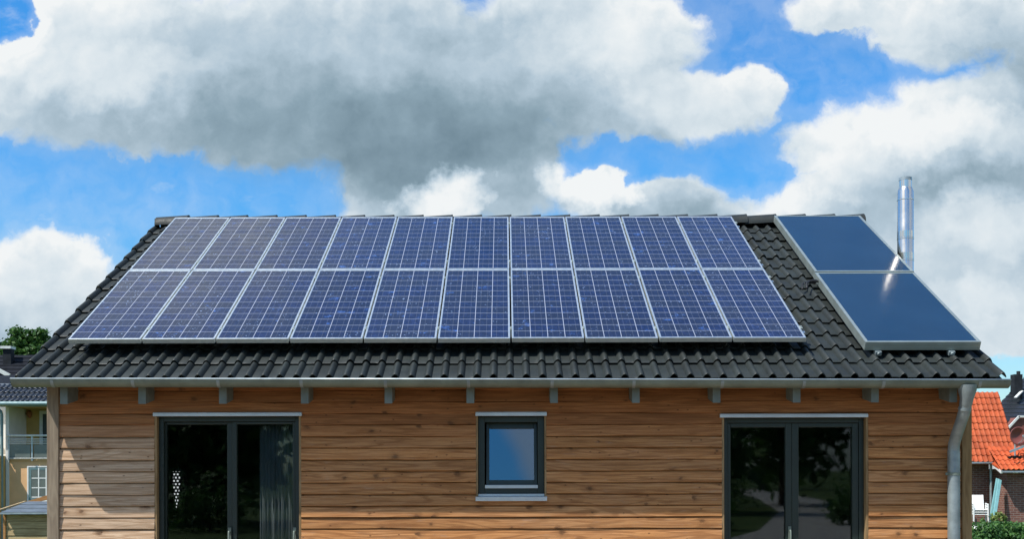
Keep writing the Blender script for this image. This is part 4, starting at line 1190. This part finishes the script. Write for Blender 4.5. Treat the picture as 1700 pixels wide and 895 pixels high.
def density(off, det, fin):
    q = g.vadd(g.vadd(P0, WARP), (off[0], off[1], 0))
    x, y, _ = g.sep(q)
    cov = None
    for c in COV:
        b = blob(x, y, *c); cov = b if cov is None else g.math('MAXIMUM', cov, b * .85 + cov * .35)
    cov = cov - blob(x, y, -.15, .2, .8, .7) * 1.4
    d = g.math('MINIMUM', cov, .72) + (g.noise(g.vadd(q, (3.1, 7.7, 0)), .95, det, .53) - .5) * .95
    if fin: d = d + (g.noise(g.vadd(q, (8.1, 1.7, 0)), 3.0, fin, .58) - .5) * .34
    return d
dens = density((0, 0), 8, 8)
soft = g.step(g.noise(P0, .45, 2, .5), .35, .65)
al = g.math('MAXIMUM', g.step(dens, .10 - soft * .06, .34 + soft * .22), g.step(g.noise(g.xyz(px * .9 + 40, py * 1.7, 0), 1.0, 8, .62), .52, .80) * .36)
al = g.math('MAXIMUM', al, g.step(dens, -.25, .25) * .22)
# daylight reaching each place in the cloud: optical depth towards the sun, which stands high behind the viewer's left shoulder
tau = g.math('MAXIMUM', density((-.09, -.16), 8, 6), 0.0) * .9
tau = tau + g.math('MAXIMUM', density((-.24, -.45), 6, 0), 0.0) * .8 + g.math('MAXIMUM', density((-.45, -1.0), 4, 0), 0.0) * .7
lit = g.math('EXPONENT', tau * -.82)
SH = [(5.6, 2.15, 3.8, 1.0, -.26), (8.0, 2.5, 2.8, 1.2, -.13), (7.0, 2.95, 2.6, .55, -.10), (7.6, .1, 2.4, .8, -.16), (11.2, 3.5, 1.6, .45, -.22), (16.0, 2.95, 1.9, .45, -.16), (16.6, 1.3, 1.2, .6, -.16),
      (1.1, .5, 1.9, 1.2, .26), (2.2, 1.25, 1.6, .6, .18), (9.9, .4, 1.5, .9, .26), (10.6, 1.0, 1.1, .7, .18), (7.35, 3.3, .75, .5, .75), (9.85, 3.15, .75, .5, .75), (11.7, 1.8, 1.4, .65, .26), (15.4, 1.7, 1.4, .8, .32), (14.2, 2.65, 1.3, .65, .34), (15.9, 2.3, 1.4, .6, .24), (15.0, .45, 1.4, .6, .2), (.7, 4.8, 1.8, .9, .26), (13.2, 3.2, 1.1, .6, .2), (16.4, 3.7, 1.3, .6, .28), (15.5, 4.6, 2, .8, .2), (16.6, 5.5, 1.6, .8, .3),
      (-5, -10.5, 11, 6, .32)]
w3 = g.noise(P0, 1.6, 6, .60, color=True)
vx, vy, _ = g.sep(g.vadd(P0, g.vadd(centred(w1, .9), centred(w3, 1.2))))
tone = None
for cx, cy, rx, ry, k in SH:
    b = blob(vx, vy, cx, cy, rx * 1.15, ry * 1.15) * k
    tone = b if tone is None else tone + b
mott = g.noise(g.vadd(P0, WARP), .8, 5, .55) - .5
mfine = g.noise(g.vadd(P0, centred(w3, .5)), 2.1, 7, .55) - g.noise(g.vadd(g.vadd(P0, centred(w3, .5)), (-.14, -.17, 0)), 2.1, 5, .5)
tone = tone * .85 + lit * .74 + mott * .30 + mfine * (lit + .15) * .42 + .30
cloud = g.ramp(tone, [(.0, (.13, .21, .27)), (.30, (.295, .415, .50)), (.52, (.50, .63, .735)), (.74, (.76, .85, .91)), (.95, (.97, 1.0, 1.01))])
# rest of the sky (behind the viewer): scattered clouds from the direction alone
dv = S(g, tc.outputs['Generated'])
nb1 = g.noise(g.vadd(dv, (2.3, .4, 5.1)), 2.6, 9, .58)
winc = g.step((dx_ - .016) * 42 + (dz_ - .262) * 22 + (nb1 - .5) * 3, -.1, .7) * .5
al_b = g.step(nb1 + g.step(g.math('ABSOLUTE', dx_), .25, .6) * .14, .54, .66)
al_b = winc + (al_b - winc) * g.step(g.math('ABSOLUTE', dx_), .08, .2)
cl_b = g.ramp(g.noise(g.vadd(dv, (2.2, .5, 4.9)), 2.6, 8, .6), [(.35, (.9, .95, .98)), (.7, (.38, .47, .56))])
fr_ = g.step(dy_, .05, .22)
alpha = g.math('ADD', al * fr_, al_b * (1 - fr_), clamp=True)
ccol = g.mix(fr_, cl_b, cloud)
hs = g.node('ShaderNodeHueSaturation'); hs.inputs['Saturation'].default_value = 1.25; hs.inputs['Value'].default_value = 1.0
nt.links.new(sky.outputs[0], hs.inputs['Color'])
skyc = g.mix(1.0, S(g, hs.outputs[0]), g.mix(g.step(dz_, .04, .34), (.72, .98, 1.06), (.50, 1.14, 1.42)), 'MULTIPLY')
SKYK = g.scalev(ccol, 1.0 / STR * .77)
fin = g.mix(alpha, skyc, SKYK)
g.put(bg.inputs['Color'], fin); bg.inputs['Strength'].default_value = STR
wd.cycles.sampling_method = 'MANUAL'; wd.cycles.sample_map_resolution = 1024

sl_ = bpy.data.lights.new('sun', 'SUN'); sl_.energy = 5.0; sl_.angle = R(.53); sl_.color = (1.0, .95, .87)
so = bpy.data.objects.new('sun', sl_); link(so); so.rotation_euler = LD.to_track_quat('-Z', 'Y').to_euler(); so.location = (-20, -12, 35)

cam = bpy.data.cameras.new('camera'); co = bpy.data.objects.new('camera', cam); link(co)
co.location = (0, 0, CZ); co.rotation_euler = (R(90), R(.12), 0)
cam.sensor_width = 36; cam.lens = 36 * F / 1700; cam.shift_x = (850 - VX) / 1700; cam.shift_y = (VY - 447.5) / 1700
cam.clip_end = 5000; cam.clip_start = .05
scene.camera = co
scene.view_settings.view_transform = 'Standard'; scene.view_settings.look = 'None'; scene.view_settings.exposure = 0.25; scene.view_settings.gamma = 1
scene.cycles.max_bounces = 8; scene.cycles.transparent_max_bounces = 8; scene.cycles.sample_clamp_indirect = 6
scene.cycles.caustics_reflective = True
